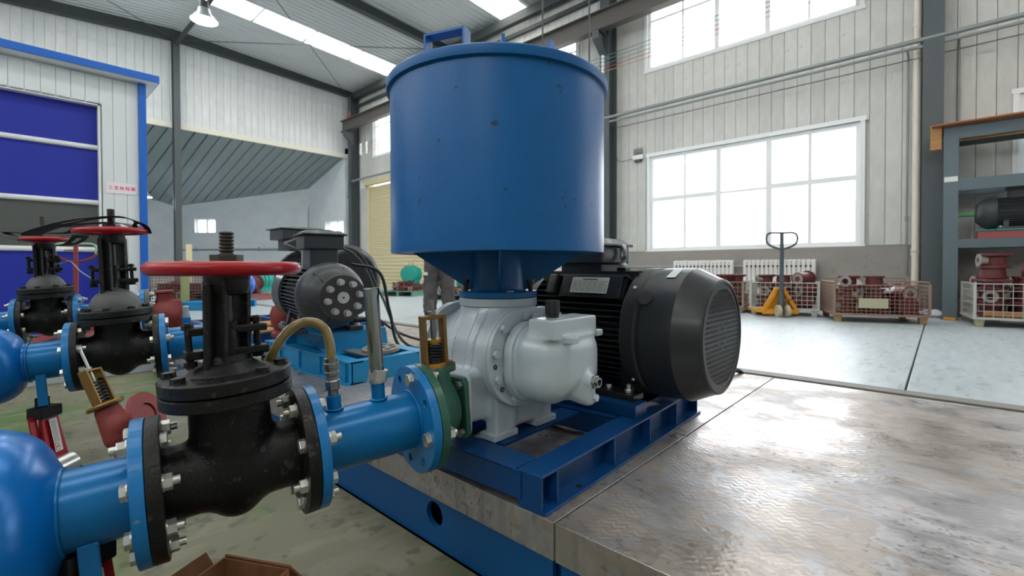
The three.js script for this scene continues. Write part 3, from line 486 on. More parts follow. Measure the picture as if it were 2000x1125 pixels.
// motor on the rails
{
  const t = thing('electric_motor', 'black finned electric motor with perforated fan grille beside the grey blower', 'motor', [2.1, 0.17, -1.2]);
  const ya = 0.28;
  const fins = []; for (let k = -9; k <= 9; k++) { const y = k * 0.026, w = Math.sqrt(Math.max(0.0, 0.272 ** 2 - y * y)); if (w > 0.1) fins.push(B(2 * w, 0.007, 0.55, 0, ya + y, -0.09)); }
  for (const k of [-4, -3, -2, 2, 3, 4]) fins.push(B(0.008, 0.29, 0.55, k * 0.034, ya + 0.135, -0.09));
  mesh('finned_frame', [LA([[0, -0.4], [0.225, -0.4], [0.225, 0.2], [0, 0.2]], 'z', 0, ya, 0), ...fins], M.motor, t);
  mesh('end_bell', LA([[0, -0.5], [0.12, -0.5], [0.14, -0.48], [0.24, -0.42], [0.275, -0.4], [0.275, -0.36], [0, -0.36]], 'z', 0, ya, 0), M.motor, t);
  mesh('shaft', CY(0.035, 0.035, 0.1, 0, ya, -0.53, 'z'), M.steel, t);
  const fc = mesh('fan_cover', LA([[0.27, 0.17], [0.293, 0.17], [0.295, 0.175], [0.295, 0.232], [0.286, 0.24], [0.286, 0.254], [0.294, 0.262], [0.293, 0.4], [0.25, 0.492], [0.247, 0.505], [0.238, 0.51], [0.228, 0.51], [0.226, 0.5], [0.24, 0.49], [0.285, 0.395], [0.285, 0.18]], 'z', 0, ya, 0, 72, 0.35), M.fan, t);
  const gb = []; const R = 0.214;
  for (let k = -10; k <= 10; k++) { const y = k * 0.0205, w = Math.sqrt(Math.max(0, 0.23 ** 2 - y * y)); gb.push(B(2 * w, 0.0085, 0.003, 0, ya + y, 0.503)); }
  for (let k = -17; k <= 17; k++) { const x = k * 0.0126, w = Math.sqrt(Math.max(0, 0.23 ** 2 - x * x)); gb.push(B(0.006, 2 * w, 0.003, x, ya, 0.503)); }
  gb.push(LA([[0.206, 0.5], [0.23, 0.5], [0.23, 0.506], [0.206, 0.506]], 'z', 0, ya, 0, 64));
  for (const [a, b] of [[0, 1], [0, -1], [1.5, 0], [-1.5, 0], [1, 0.6], [-1, 0.6], [1, -0.6], [-1, -0.6]]) gb.push(B(0.02, 0.016, 0.003, a * 0.035, ya + b * 0.048, 0.503));
  mesh('grille', gb, M.fan, t);
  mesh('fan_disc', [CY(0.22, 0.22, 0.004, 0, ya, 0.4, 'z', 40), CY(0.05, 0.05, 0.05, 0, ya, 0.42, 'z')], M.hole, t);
  mesh('cover_plug', CY(0.033, 0.033, 0.012, 0, 0, 0, 'y', 28), M.rubber, fc); fc.children[0].position.set(-0.293 * Math.cos(0.6), ya + 0.293 * Math.sin(0.6), 0.27); fc.children[0].rotation.set(0, 0, PI / 2 - 0.6);
  for (const a of [0.78, 2.36, -0.7, -2.4]) place('cover_bolt', hexBolt(0.013, 0.007), M.zinc, fc, -0.296 * Math.cos(a), ya + 0.296 * Math.sin(a), 0.205, 0, 0, PI / 2 - a);
  const cs = canvasTex(256, 96, (g) => { g.fillStyle = '#9fc4dd'; g.fillRect(0, 0, 256, 96); g.fillStyle = '#cfd3d2'; g.fillRect(10, 10, 236, 76); g.fillStyle = '#8c8f90'; for (let i = 0; i < 5; i++) g.fillRect(24, 20 + i * 13, 150 + 40 * hsh(i, 1, 2), 4); });
  plane('cover_sticker', 0.09, 0.04, cs, fc, [-0.293 * Math.cos(1.18), ya + 0.2945 * Math.sin(1.18), 0.34], [-PI / 2, 0, 0], (m) => { m.rotation.set(0, 0, PI / 2 - 1.18); });
  const tb = mesh('terminal_box', [B(0.27, 0.09, 0.3, 0, 0.64, -0.16, 0, 0, 0, 0.012), B(0.2, 0.08, 0.24, 0, 0.57, -0.16, 0, 0, 0, 0.008)], M.motorFar, t);
  mesh('box_lid', [B(0.3, 0.014, 0.33, 0, 0.69, -0.16, 0, 0, 0, 0.005), mv(new THREE.CylinderGeometry(0.16, 0.205, 0.03, 4, 1), 0, 0.71, -0.16, 0, PI / 4, 0)], M.motorFar, tb);
  const eb = mesh('eye_bolt', [mv(new THREE.TorusGeometry(0.034, 0.0095, 12, 32), 0, 0.652, 0.03, 0, 0.75, 0), LA([[0, 0.575], [0.02, 0.575], [0.02, 0.59], [0.013, 0.6], [0.013, 0.622], [0, 0.622]], 'y', 0, 0, 0.03)], M.galv, t);
  mesh('eye_boss', B(0.05, 0.06, 0.05, 0, 0.548, 0.03, 0, 0, 0, 0.006), M.motor, t);
  const np = canvasTex(512, 192, (g) => { g.fillStyle = '#b9bab4'; g.fillRect(0, 0, 512, 192); g.fillStyle = '#53564f'; g.fillRect(150, 12, 210, 18); for (let r = 0; r < 6; r++) { let x = 18; while (x < 480) { const w = 14 + 60 * hsh(r, x, 4); g.globalAlpha = 0.75; g.fillRect(x, 44 + r * 23, w, 8); x += w + 16; } g.globalAlpha = 0.5; g.fillRect(12, 60 + r * 23, 488, 1.5); } });
  const seat = mesh('plate_seat', [B(0.012, 0.1, 0.33, 0, 0, 0, 0, 0, 0, 0.003), B(0.07, 0.012, 0.33, 0.03, -0.052, 0), B(0.05, 0.1, 0.05, 0.0, 0, -0.21, 0, 0, 0, 0.006), B(0.012, 0.1, 0.02, 0.02, 0, 0.165), B(0.1, 0.012, 0.37, 0.045, 0.054, 0)], M.motor, t);
  seat.position.set(-0.222, ya + 0.212, -0.02); seat.rotation.set(0, 0, -0.42);
  const pl = mesh('nameplate', B(0.003, 0.078, 0.2, -0.0085, 0, 0.0), new THREE.MeshStandardMaterial({ color: 0xffffff, roughness: 0.35, metalness: 0.5 }), seat);
  plane('plate_print', 0.196, 0.074, np, pl, [-0.0105, 0, 0.0], [0, -PI / 2, 0]);
  for (const s of [-1, 1]) {
    const f = mesh('motor_foot', [B(0.09, 0.028, 0.46, s * 0.225, 0.014, 0.0, 0, 0, 0, 0.004), B(0.02, 0.14, 0.05, s * 0.2, 0.08, 0.16, 0, 0, s * -0.25), B(0.02, 0.14, 0.05, s * 0.2, 0.08, -0.16, 0, 0, s * -0.25)], M.motor, t);
    for (const z of [0.185, -0.19]) place('foot_bolt', ready([mv(HEX(0.03, 0.016), 0, 0, 0, -PI / 2, 0, 0), CY(0.01, 0.01, 0.03, 0, 0.022, 0, 'y', 12)]), M.zinc, f, s * 0.232, 0.028, z);
    place('foot_bolt', hexBolt(0.026, 0.016), M.zinc, f, s * 0.212, 0.028, 0.075);
  }
  tag(mesh('power_cable', TU([[2.5, 0.12, -1.2], [2.9, 0.03, -1.16], [3.3, 0.02, -1.1], [3.5, 0.02, -1.05], [3.552, -0.03, -1.03], [3.553, -0.25, -1.03]], 0.016, 50), M.cable, scene), 'thick black cable running from behind the motor into the floor gap', 'cable');
}
{
  const t = thing('belt_guard', 'pale grey rounded belt guard behind the blower and the black motor', 'belt guard', [1.64, 0.12, -1.74]);
  const out = (r1, r2, x2, y1, y2) => { const s = new THREE.Shape(), a = Math.atan2(y2 - y1, x2), b = Math.acos((r1 - r2) / Math.hypot(x2, y2 - y1)); s.absarc(0, y1, r1, a + b, a - b + 2 * PI, false); s.absarc(x2, y2, r2, a - b, a + b, false); return s; };
  mesh('guard_shell', EX(out(0.13, 0.29, 0.42, 0.3, 0.33), 0.1, 0.008, 40).translate(0, 0, -0.09), mat('#c9cccc', 0.4), t);
  mesh('guard_face', EX(out(0.1, 0.25, 0.42, 0.3, 0.33), 0.006, 0.001, 40).translate(0, 0, 0.011), mat('#a5a4a2', 0.4), t);
  for (const x of [0.02, 0.44]) mesh('guard_leg', B(0.05, 0.3, 0.03, x, 0.03, -0.11), M.skid, t);
}
// the inlet silencer drum
{
  const t = thing('silencer_drum', 'large blue cylindrical intake drum standing on the grey blower', 'silencer', [1.378, 0.631, -1.337]);
  mesh('drum_shell', LA([[0.10, 0.179], [0.41, 0.179], [0.412, 0.182], [0.415, 0.175], [0.423, 0.175], [0.4235, 0.19], [0.4235, 0.8], [0.1, 0.8]], 'y', 0, 0, 0, 96), M.tank, t);
  mesh('lid', LA([[0, 0.79], [0.424, 0.79], [0.4285, 0.79], [0.4365, 0.792], [0.4375, 0.796], [0.4375, 0.822], [0.434, 0.827], [0, 0.829]], 'y', 0, 0, 0, 96), M.tank, t);
  mesh('neck', LA([[0.095, 0.015], [0.115, 0.024], [0.108, 0.034], [0.107, 0.04], [0.107, 0.182], [0.095, 0.182]], 'y', 0, 0, 0, 56), M.tank, t);
  const fl = mesh('base_flange', LA([[0.09, 0.002], [0.156, 0.002], [0.158, 0.004], [0.158, 0.023], [0.156, 0.025], [0.09, 0.025]], 'y', 0, 0, 0, 56), M.tank, t);
  mesh('gasket', CY(0.152, 0.152, 0.003, 0, 0.0008, 0, 'y', 48), M.rubber, t);
  for (let k = 0; k < 4; k++) mesh('gusset', mv(EX([[0.1, 0.18], [0.345, 0.18], [0.115, 0.03], [0.1, 0.03]], 0.008).translate(0, 0, -0.004), 0, 0, 0, 0, 3.93 + k * PI / 2, 0), M.tank, t);
  for (const a of [0.83, 3.95, -0.7]) place('flange_bolt', ready([mv(HEX(0.032, 0.016), 0, 0.03, 0, -PI / 2, 0, 0), CY(0.01, 0.01, 0.03, 0, 0.015, 0, 'y', 14)]), M.darkSteel, t, 0.132 * Math.cos(a), 0.025, 0.132 * Math.sin(a));
  // strap handle and lifting lugs on the lid
  const a = [-0.297, 0.828, -0.067], b = [-0.241, 0.828, 0.081], w = 0.05;
  const A = (p, y) => [p[0], y, p[2]];
  mesh('strap_handle', [flat(A(a, 0.828), A(a, 0.968), 0.008, w, V(b[0] - a[0], 0, b[2] - a[2]).normalize()), flat(A(b, 0.828), A(b, 0.968), 0.008, w, V(b[0] - a[0], 0, b[2] - a[2]).normalize()), flat(A(a, 0.964), A(b, 0.964), 0.008, w)], M.tank, t);
  for (const [x, z, r] of [[-0.18, 0.2, 0.9], [-0.03, 0.298, 0.1], [0.28, -0.2, 2]]) mesh('lifting_lug', mv(EX([[-0.03, 0], [0.03, 0], [0.014, 0.1], [-0.014, 0.1]], 0.012).translate(0, 0, -0.006), x, 0.828, z, 0, r, 0), M.tank, t);
  mesh('flange_tag', B(0.03, 0.004, 0.002, -0.07, 0.028, 0.132, 0, -0.5, 0), M.label, fl);
}
// ------------------------------------------------------------------ the three pipe lines with their gate valves
const LINE = [{ p: V(0.636, 0.2445, -1.3176), k: 1.06 }, { p: V(0, 0.3229, -3.05), k: 1 }, { p: V(0, 0.4293, -4.062), k: 1 }];
const QL = new THREE.Quaternion().setFromEuler(new THREE.Euler(0, -0.2099, 0.0623, 'YZX'));
function onLine(t, i, s) { t.position.copy(LINE[i].p).add(V(s * LINE[i].k, 0, 0).applyQuaternion(QL)); t.quaternion.copy(QL); t.scale.setScalar(LINE[i].k); return t; }
const ring8 = (r, off = PI / 8, n = 8) => [...Array(n).keys()].map((k) => [r * Math.cos(off + k * 2 * PI / n), r * Math.sin(off + k * 2 * PI / n)]);
function gateValve(i, s, o, label) {
  const t = onLine(thing('gate_valve', label, 'valve', [0, 0, 0], 0, 'black gate valves with red handwheels'), i, s), { L, r, ft } = o, q = r / 0.161;
  const body = (x, y, z) => {
    let d = sCyl(Math.hypot(y, z), x, 0.084 * q, L + 0.004, 0.004);
    const e = smin(sCap(x, y, z, [0, 0.01 * q, 0], [0, o.top - 0.02, 0], 0.09 * q, 0.086 * q), sEll(x, y + 0.03 * q, z, 0.074 * q, 0.09 * q, 0.07 * q), 0.022);
    return smin(d, smax(e, y - o.top + 0.004, 0.003), 0.02 * q);
  };
  mesh('body', sdfMesh([-L - 0.01, -0.14 * q, -0.115 * q], [L + 0.01, o.top + 0.01, 0.115 * q], 0.0065, body), M.black, t);
  for (const sx of [-1, 1]) { const f = mesh('pipe_flange', flange(sx > 0 ? L : -L - ft, sx > 0 ? L + ft : -L, r, r * 0.47), M.black, t); }
  // flange bolts through the mating flange
  for (const sx of [-1, 1]) for (const [y, z] of ring8(r * 0.8)) {
    const g = boltGeo(2 * ft + 0.002, 0.03 * q, 0.022), b = place('flange_bolt', g, M.zinc, t, 0, y, z);
    if (sx > 0) b.position.x = L; else { b.position.x = -L; b.rotation.y = PI; }
    if (hsh(y * 999 | 0, z * 999 | 0, sx + 3) > 0.5) { b.position.x = sx * (L + 2 * ft + 0.002); b.rotation.y = sx > 0 ? PI : 0; }
  }
  const R = o.bonR, y0 = o.top;
  mesh('bonnet_flange', LA([[0.05 * q, y0 - 0.03], [R - 0.002, y0 - 0.03], [R, y0 - 0.028], [R, y0 - 0.004], [R - 0.003, y0 - 0.002], [0.05 * q, y0 - 0.002]], 'y'), M.black, t);
  const bon = [LA([[0.03, y0 + 0.002], [R - 0.002, y0 + 0.002], [R, y0 + 0.004], [R, y0 + 0.03], [R - 0.004, y0 + 0.034], [0.085 * q, y0 + 0.036], [0.05 * q, y0 + 0.06], [0.045 * q, y0 + 0.075], [0, y0 + 0.075]], 'y')];
  const bn = mesh('bonnet', bon, M.black, t);
  const dm = o.dome ? mesh('dome', LA([[R * 0.72, y0 + 0.034], [R * 0.7, y0 + 0.05], ...[0.2, 0.5, 0.8, 1.1, 1.35].map((a) => [0.1 * q * Math.cos(a), y0 + 0.045 + o.dome * Math.sin(a)]), [0.02, y0 + 0.047 + o.dome], [0, y0 + 0.047 + o.dome]], 'y'), M.dome, t) : null;
  for (const [a, b] of ring8(R * 0.84, 0.2)) place('bonnet_bolt', hexBolt(0.026 * q, 0.013), M.black, bn, a, y0 + 0.034, b);
  // yoke: two T-shaped arms joined by a hub under the wheel
  const yb = y0 + (o.dome ? o.dome + 0.02 : 0.05), yt = o.wheelY - 0.03, yk = [], w = 0.03 * q;
  for (const sg of [-1, 1]) {
    const a = 0.75, ux = Math.cos(a), uz = -Math.sin(a), cx = sg * 0.036 * q * ux, cz = sg * 0.036 * q * uz;
    yk.push(B(0.014 * q, yt - yb, 0.062 * q, cx, (yb + yt) / 2, cz, 0, a, 0, 0.003), B(0.03 * q, yt - yb, 0.012 * q, cx + sg * 0.016 * q * ux, (yb + yt) / 2 - 0.005, cz + sg * 0.016 * q * uz, 0, a, 0, 0.003));
  }
  yk.push(LA([[0.02, yt - 0.035], [0.045 * q, yt - 0.03], [0.05 * q, yt - 0.02], [0.05 * q, yt + 0.012], [0.02, yt + 0.012]], 'y'), LA([[0.02, yb - 0.02], [0.06 * q, yb - 0.02], [0.052 * q, yb + 0.012], [0.02, yb + 0.014]], 'y'));
  const up = (g) => { for (const q of [].concat(g)) { q.translate(0, -y0, 0); q.rotateZ(-(o.lean ?? 0.03)); q.translate(0, y0, 0); } return g; };
  mesh('yoke', up(yk), M.black, t);
  const gy = yb + o.gland, gl = mesh('gland', up([B(0.17 * q, 0.018, 0.04 * q, 0, gy + 0.055, 0, 0, 0.15, 0, 0.004), B(0.18 * q, 0.02, 0.042 * q, 0, gy, 0, 0, 0.15, 0, 0.004), CY(0.024 * q, 0.024 * q, 0.09, 0, gy + 0.03, 0, 'y', 20)]), M.black, t);
  for (const sg of [-1, 1]) place('gland_bolt', ready([CY(0.0075, 0.0075, 0.1, 0, 0.03, 0, 'y', 12), mv(HEX(0.022, 0.013), 0, 0.064, 0, -PI / 2, 0, 0), mv(HEX(0.024, 0.013), 0, -0.024, 0, -PI / 2, 0, 0)]), M.black, gl, sg * 0.072 * q, gy, -sg * 0.011);
  mesh('stem', up([CY(0.013, 0.013, o.stem - 0.1 - y0, 0, (y0 + o.stem - 0.1) / 2, 0, 'y', 16), thread(o.stemR, o.wheelY - 0.02, o.stem, 0.0085)]), M.darkSteel, t);
  mesh('stem_nut', up(mv(HEX(o.nut, 0.02), 0, o.wheelY + 0.014, 0, -PI / 2, 0.0, 0)), M.darkSteel, t);
  const W = o.wheelR, wh = mesh('handwheel', up([mv(new THREE.TorusGeometry(W - 0.0155, o.rim ?? 0.0135, 14, 72), 0, o.wheelY, 0, PI / 2, 0, 0), LA([[0.02, o.wheelY - 0.022], [0.038 * q, o.wheelY - 0.022], [0.045 * q, o.wheelY - 0.01], [0.045 * q, o.wheelY + 0.012], [0.02, o.wheelY + 0.014]], 'y')]), M.red, t);
  for (let k = 0; k < 5; k++) { const a = k * PI * 0.4 + 0.3; mesh('spoke', up(flat([0.03 * Math.cos(a), o.wheelY, 0.03 * Math.sin(a)], [(W - 0.014) * Math.cos(a), o.wheelY, (W - 0.014) * Math.sin(a)], 0.012, 0.022)), M.red, wh); }
  return t;
}
gateValve(0, -0.2145, { L: 0.1395, r: 0.161, ft: 0.027, top: 0.207, bonR: 0.141, wheelY: 0.49, wheelR: 0.166, stem: 0.575, stemR: 0.0165, nut: 0.062, rim: 0.0165, lean: 0.062, gland: 0.03 }, 'nearest black gate valve, its thick red handwheel seen edge-on in the foreground');
gateValve(1, 0.4085, { L: 0.137, r: 0.161, ft: 0.024, top: 0.172, bonR: 0.143, dome: 0.09, wheelY: 0.583, wheelR: 0.15, stem: 0.69, stemR: 0.016, nut: 0.06, gland: 0.06 }, 'middle black gate valve with grey domed bonnet, draped black gasket on its red wheel');
gateValve(2, 0.215, { L: 0.1, r: 0.14, ft: 0.022, top: 0.16, bonR: 0.128, dome: 0.07, wheelY: 0.485, wheelR: 0.116, stem: 0.625, stemR: 0.013, nut: 0.045, gland: 0.055 }, 'farthest and smallest black gate valve with a small red wheel at the left');

// blue spools, vessels
const pipeGeo = (x0, x1, r) => CY(r, r, x1 - x0, (x0 + x1) / 2, 0, 0, 'x', 56, true);
const weld = (x, r) => mv(new THREE.TorusGeometry(r + 0.001, 0.0045, 8, 48), x, 0, 0, 0, PI / 2, 0);
function nozzle(parent, s, r, h) { mesh('nozzle', [CY(0.019, 0.019, h, s, r + h / 2 - 0.01, 0, 'y', 24), mv(new THREE.TorusGeometry(0.021, 0.004, 8, 28), s, r + 0.002, 0, PI / 2 - 0.0, 0, 0)], M.pipe, parent); }
{
  const t = onLine(thing('blue_spool_pipe', 'short glossy blue flanged pipe joining the near gate valve to the blower valve', 'pipe'), 0, 0);
  mesh('pipe', [pipeGeo(-0.03, 0.26, 0.084), weld(-0.02, 0.085), weld(0.249, 0.085)], M.pipe, t);
  mesh('flange', flange(-0.046, -0.022, 0.161, 0.08), M.flangeBlue, t);
  const holes = ring8(0.129, 0.2);
  mesh('flange', flange(0.25, 0.275, 0.161, 0.08, holes.filter((_, k) => ![0, 2, 5].includes(k)).map(([y, z]) => [y, z, 0.0125])), M.flangeBlue, t);
  for (const k of [0, 2, 5]) place('flange_bolt', boltGeo(0.055, 0.034, 0.02), M.zinc, t, 0.25, ...holes[k]);
  nozzle(t, 0.03, 0.084, 0.05); nozzle(t, 0.155, 0.084, 0.058);
}
{
  const t = onLine(thing('pressure_hose', 'yellowish brown hose arching from a steel coupling on the near blue pipe', 'hose'), 0, 0.03);
  mesh('tube', TU([[0, 0.222, 0], [0, 0.268, 0], [-0.008, 0.305, -0.004], [-0.03, 0.328, -0.012], [-0.062, 0.332, -0.02], [-0.1, 0.31, -0.03], [-0.135, 0.26, -0.04], [-0.165, 0.2, -0.055], [-0.195, 0.1, -0.085], [-0.22, 0.0, -0.105], [-0.235, -0.07, -0.11]], 0.0125, 90, 14), phys('#8a7447', 0.25, { clearcoat: 0.6, bumpMap: N.soft, bumpScale: 0.001 }), t);
  mesh('coupling', [LA([[0.008, 0.122], [0.014, 0.122], [0.014, 0.138], [0.0185, 0.142], [0.0185, 0.165], [0.016, 0.168], [0.016, 0.178], [0.0195, 0.182], [0.0195, 0.19], [0.0175, 0.192], [0.0175, 0.2], [0.0195, 0.202], [0.0195, 0.214], [0.0175, 0.216], [0.0175, 0.228], [0.012, 0.229]], 'y')], M.steel, t);
  mesh('hex_collar', mv(HEX(0.034, 0.026), 0, 0.14, 0, -PI / 2, 0, 0), M.steel, t);
}
{
  const t = onLine(thing('silencing_tube', 'upright bright steel tube screwed into the near blue pipe beside the flange', 'tube'), 0, 0.155);
  t.rotateZ(0.0);
  const g = mesh('tube', [LA([[0.015, 0.148], [0.021, 0.148], [0.021, 0.395], [0.015, 0.395]], 'y', 0, 0, 0, 32), LA([[0.012, 0.39], [0.023, 0.39], [0.023, 0.408], [0.021, 0.41], [0.012, 0.41]], 'y', 0, 0, 0, 32)], M.chrome, t);
  mesh('union_nut', [mv(HEX(0.05, 0.03), 0, 0.142, 0, -PI / 2, 0.2, 0), LA([[0.012, 0.12], [0.017, 0.12], [0.017, 0.135], [0.027, 0.137], [0.027, 0.144], [0.012, 0.144]], 'y')], M.zinc, t);
}
function vessel(i, x0, neckX, R, label, o = {}) {
  const t = onLine(thing('blue_vessel', label, 'pressure vessel', [0, 0, 0], 0, 'blue vessels feeding the pipe lines'), i, 0), r = o.r ?? 0.084, fr = o.fr ?? 0.161;
  mesh('neck', [pipeGeo(neckX - 0.02, x0 + 0.01, r), weld(neckX, r + 0.002)], M.pipe, t);
  mesh('flange', flange(x0, x0 + 0.025, fr, r * 0.95), M.flangeBlue, t);
  const e = neckX; mesh('shell', LA([[0, e - 0.9], [R * 0.8, e - 0.88], [R, e - 0.8], [R, e - 0.11], ...[0.25, 0.55, 0.85, 1.1, 1.3].map((a) => [R - 0.105 + 0.105 * Math.cos(a), e - 0.11 + 0.1 * Math.sin(a)]), [r, e + 0.003], [0, e + 0.003]], 'x', 0, 0, 0, 72), M.vessel, t);
  mesh('support_bar', [B(0.034, o.bar ?? 0.2, 0.012, neckX + 0.04, -r - (o.bar ?? 0.2) / 2 + 0.03, r * 0.75, 0, 0, 0, 0.002)], M.flangeBlue, t);
  return t;
}
vessel(0, -0.4075, -0.525, 0.195, 'near glossy blue vessel cut off at the lower left, feeding the nearest valve', { bar: 0.13 });
vessel(1, 0.222, 0.095, 0.165, 'middle blue vessel at the left edge, feeding the domed gate valve', { bar: 0.14 });
vessel(2, 0.065, -0.3, 0.17, 'far blue vessel neck at the left edge, feeding the smallest valve', { r: 0.07, fr: 0.14, bar: 0.1 });
{
  const t = onLine(thing('blue_spool_pipe', 'blue flanged pipe with a steel nipple behind the near red handwheel', 'pipe'), 1, 0.57);
  mesh('pipe', [pipeGeo(0.015, 0.38, 0.084), weld(0.035, 0.085)], M.pipe, t); mesh('flange', flange(0.001, 0.025, 0.161, 0.08), M.flangeBlue, t);
  nozzle(t, 0.115, 0.084, 0.055); mesh('nipple', [thread(0.015, 0.135, 0.185, 0.006, 'y', 0.115), LA([[0.01, 0.12], [0.017, 0.12], [0.017, 0.15], [0.01, 0.15]], 'y', 0.115)], M.zinc, t);
  mesh('flange', flange(0.37, 0.394, 0.161, 0.02), M.flangeBlue, t);
}
{
  const t = onLine(thing('blue_spool_pipe', 'far blue flanged pipe ending against the dull red casting', 'pipe'), 2, 0.337);
  mesh('pipe', [pipeGeo(0.01, 0.34, 0.075)], M.pipe, t); mesh('flange', flange(0.001, 0.024, 0.14, 0.07), M.flangeBlue, t); mesh('flange', flange(0.32, 0.345, 0.14, 0.07), M.flangeBlue, t);
  const c = onLine(thing('red_casting', 'dull red brown flanged casting with a square neck at the end of the far pipe', 'casting'), 2, 0.337);
  mesh('flange', flange(0.347, 0.372, 0.14, 0.07), M.dome, c);
  mesh('body', sdfMesh([0.35, -0.2, -0.16], [0.6, 0.16, 0.17], 0.009, (x, y, z) => smin(sCyl(Math.hypot(y + 0.05, z), x - 0.45, 0.098, 0.085, 0.02), smin(sBox(x - 0.45, y - 0.05, z, 0.045, 0.06, 0.045, 0.01), sCap(x, y, z, [0.52, 0.04, 0.05], [0.52, -0.13, 0.05], 0.02, 0.02), 0.03), 0.03)), M.redDull, c);
  mesh('neck_rim', B(0.105, 0.018, 0.105, 0.45, 0.113, 0, 0, 0, 0, 0.006), M.redDull, c);
  for (const [y, z] of ring8(0.112)) { place('flange_bolt', boltGeo(0.052, 0.026, 0.02), M.zinc, c, 0.32, y, z); }
  mesh('stand', [B(0.05, 0.3, 0.05, 0.45, -0.29, 0)], M.redDull, c);
}
// green relief valve between the blue flange and the blower
{
  const t = onLine(thing('relief_valve', 'dark green relief valve with a golden yoke and black spring at the blower outlet', 'valve'), 0, 0.276);
  mesh('round_flange', flange(0.001, 0.026, 0.161, 0.07, ring8(0.129, 0.2).filter((_, k) => [1, 3].includes(k)).map(([y, z]) => [y, z, 0.0125])), M.green, t);
  const e = [0.134, -0.01, -0.078];
  mesh('body', sdfMesh([0.01, -0.16, -0.2], [0.22, 0.16, 0.12], 0.0075, (x, y, z) => smax(smin(sCap(x, y, z, [0.03, 0, 0], e, 0.095, 0.085), sCap(x, y, z, [0.075, 0, -0.02], [0.075, 0.115, -0.02], 0.052, 0.045), 0.03), Math.max(0.02 - x, x - e[0]), 0.004)), M.green, t);
  const sq = mesh('square_flange', EX(rrect(0.2, 0.2, 0.02), 0.02, 0.003), M.green, t); sq.position.set(...e); sq.rotation.set(0, PI / 2 + 0.21, 0); 
  for (const [a, b] of [[0.078, 0.078], [-0.078, 0.078], [0.078, -0.078], [-0.078, -0.078]]) { const q = mesh('flange_bolt', mv(HEX(0.026, 0.016), 0, 0, -0.016), M.steel, sq); q.position.set(a, b, 0); }
  const top = 0.125, c0 = [0.075, 0, -0.02];
  mesh('neck_flange', mv(EX(rrect(0.135, 0.075, 0.035), 0.018, 0.003), c0[0], top - 0.004, c0[2], -PI / 2, 0, 0), M.green, t);
  for (const s of [-1, 1]) place('neck_bolt', hexBolt(0.02, 0.012), M.steel, t, c0[0] + s * 0.053, top + 0.014, c0[2]);
  const yk = mesh('yoke', [B(0.012, 0.165, 0.036, c0[0] - 0.034, top + 0.097, c0[2], 0, 0, 0, 0.002), B(0.012, 0.165, 0.036, c0[0] + 0.034, top + 0.097, c0[2], 0, 0, 0, 0.002), B(0.08, 0.012, 0.036, c0[0], top + 0.174, c0[2], 0, 0, 0, 0.003), B(0.03, 0.008, 0.036, c0[0] - 0.048, top + 0.018, c0[2]), B(0.03, 0.008, 0.036, c0[0] + 0.048, top + 0.018, c0[2])], M.gold, t);
  mesh('seat_ring', LA([[0, top + 0.014], [0.036, top + 0.014], [0.034, top + 0.024], [0.02, top + 0.03], [0, top + 0.03]], 'y', c0[0], 0, c0[2]), mat('#a5702a', 0.5), t);
  const coil = [...Array(121).keys()].map((k) => [c0[0] + 0.021 * Math.cos(k * PI / 10), top + 0.03 + k * 0.058 / 120, c0[2] + 0.021 * Math.sin(k * PI / 10)]);
  mesh('spring', TU(coil, 0.0042, 240, 7), M.rubber, t);
  mesh('spring_cap', CY(0.024, 0.024, 0.012, c0[0], top + 0.098, c0[2]), M.brass, t);
  mesh('adjusting_screw', [CY(0.008, 0.008, 0.1, c0[0], top + 0.15, c0[2], 'y', 14), mv(HEX(0.024, 0.014), c0[0], top + 0.181, c0[2], -PI / 2, 0, 0), CY(0.01, 0.01, 0.03, c0[0], top + 0.21, c0[2], 'y', 14)], M.steel, t);
}
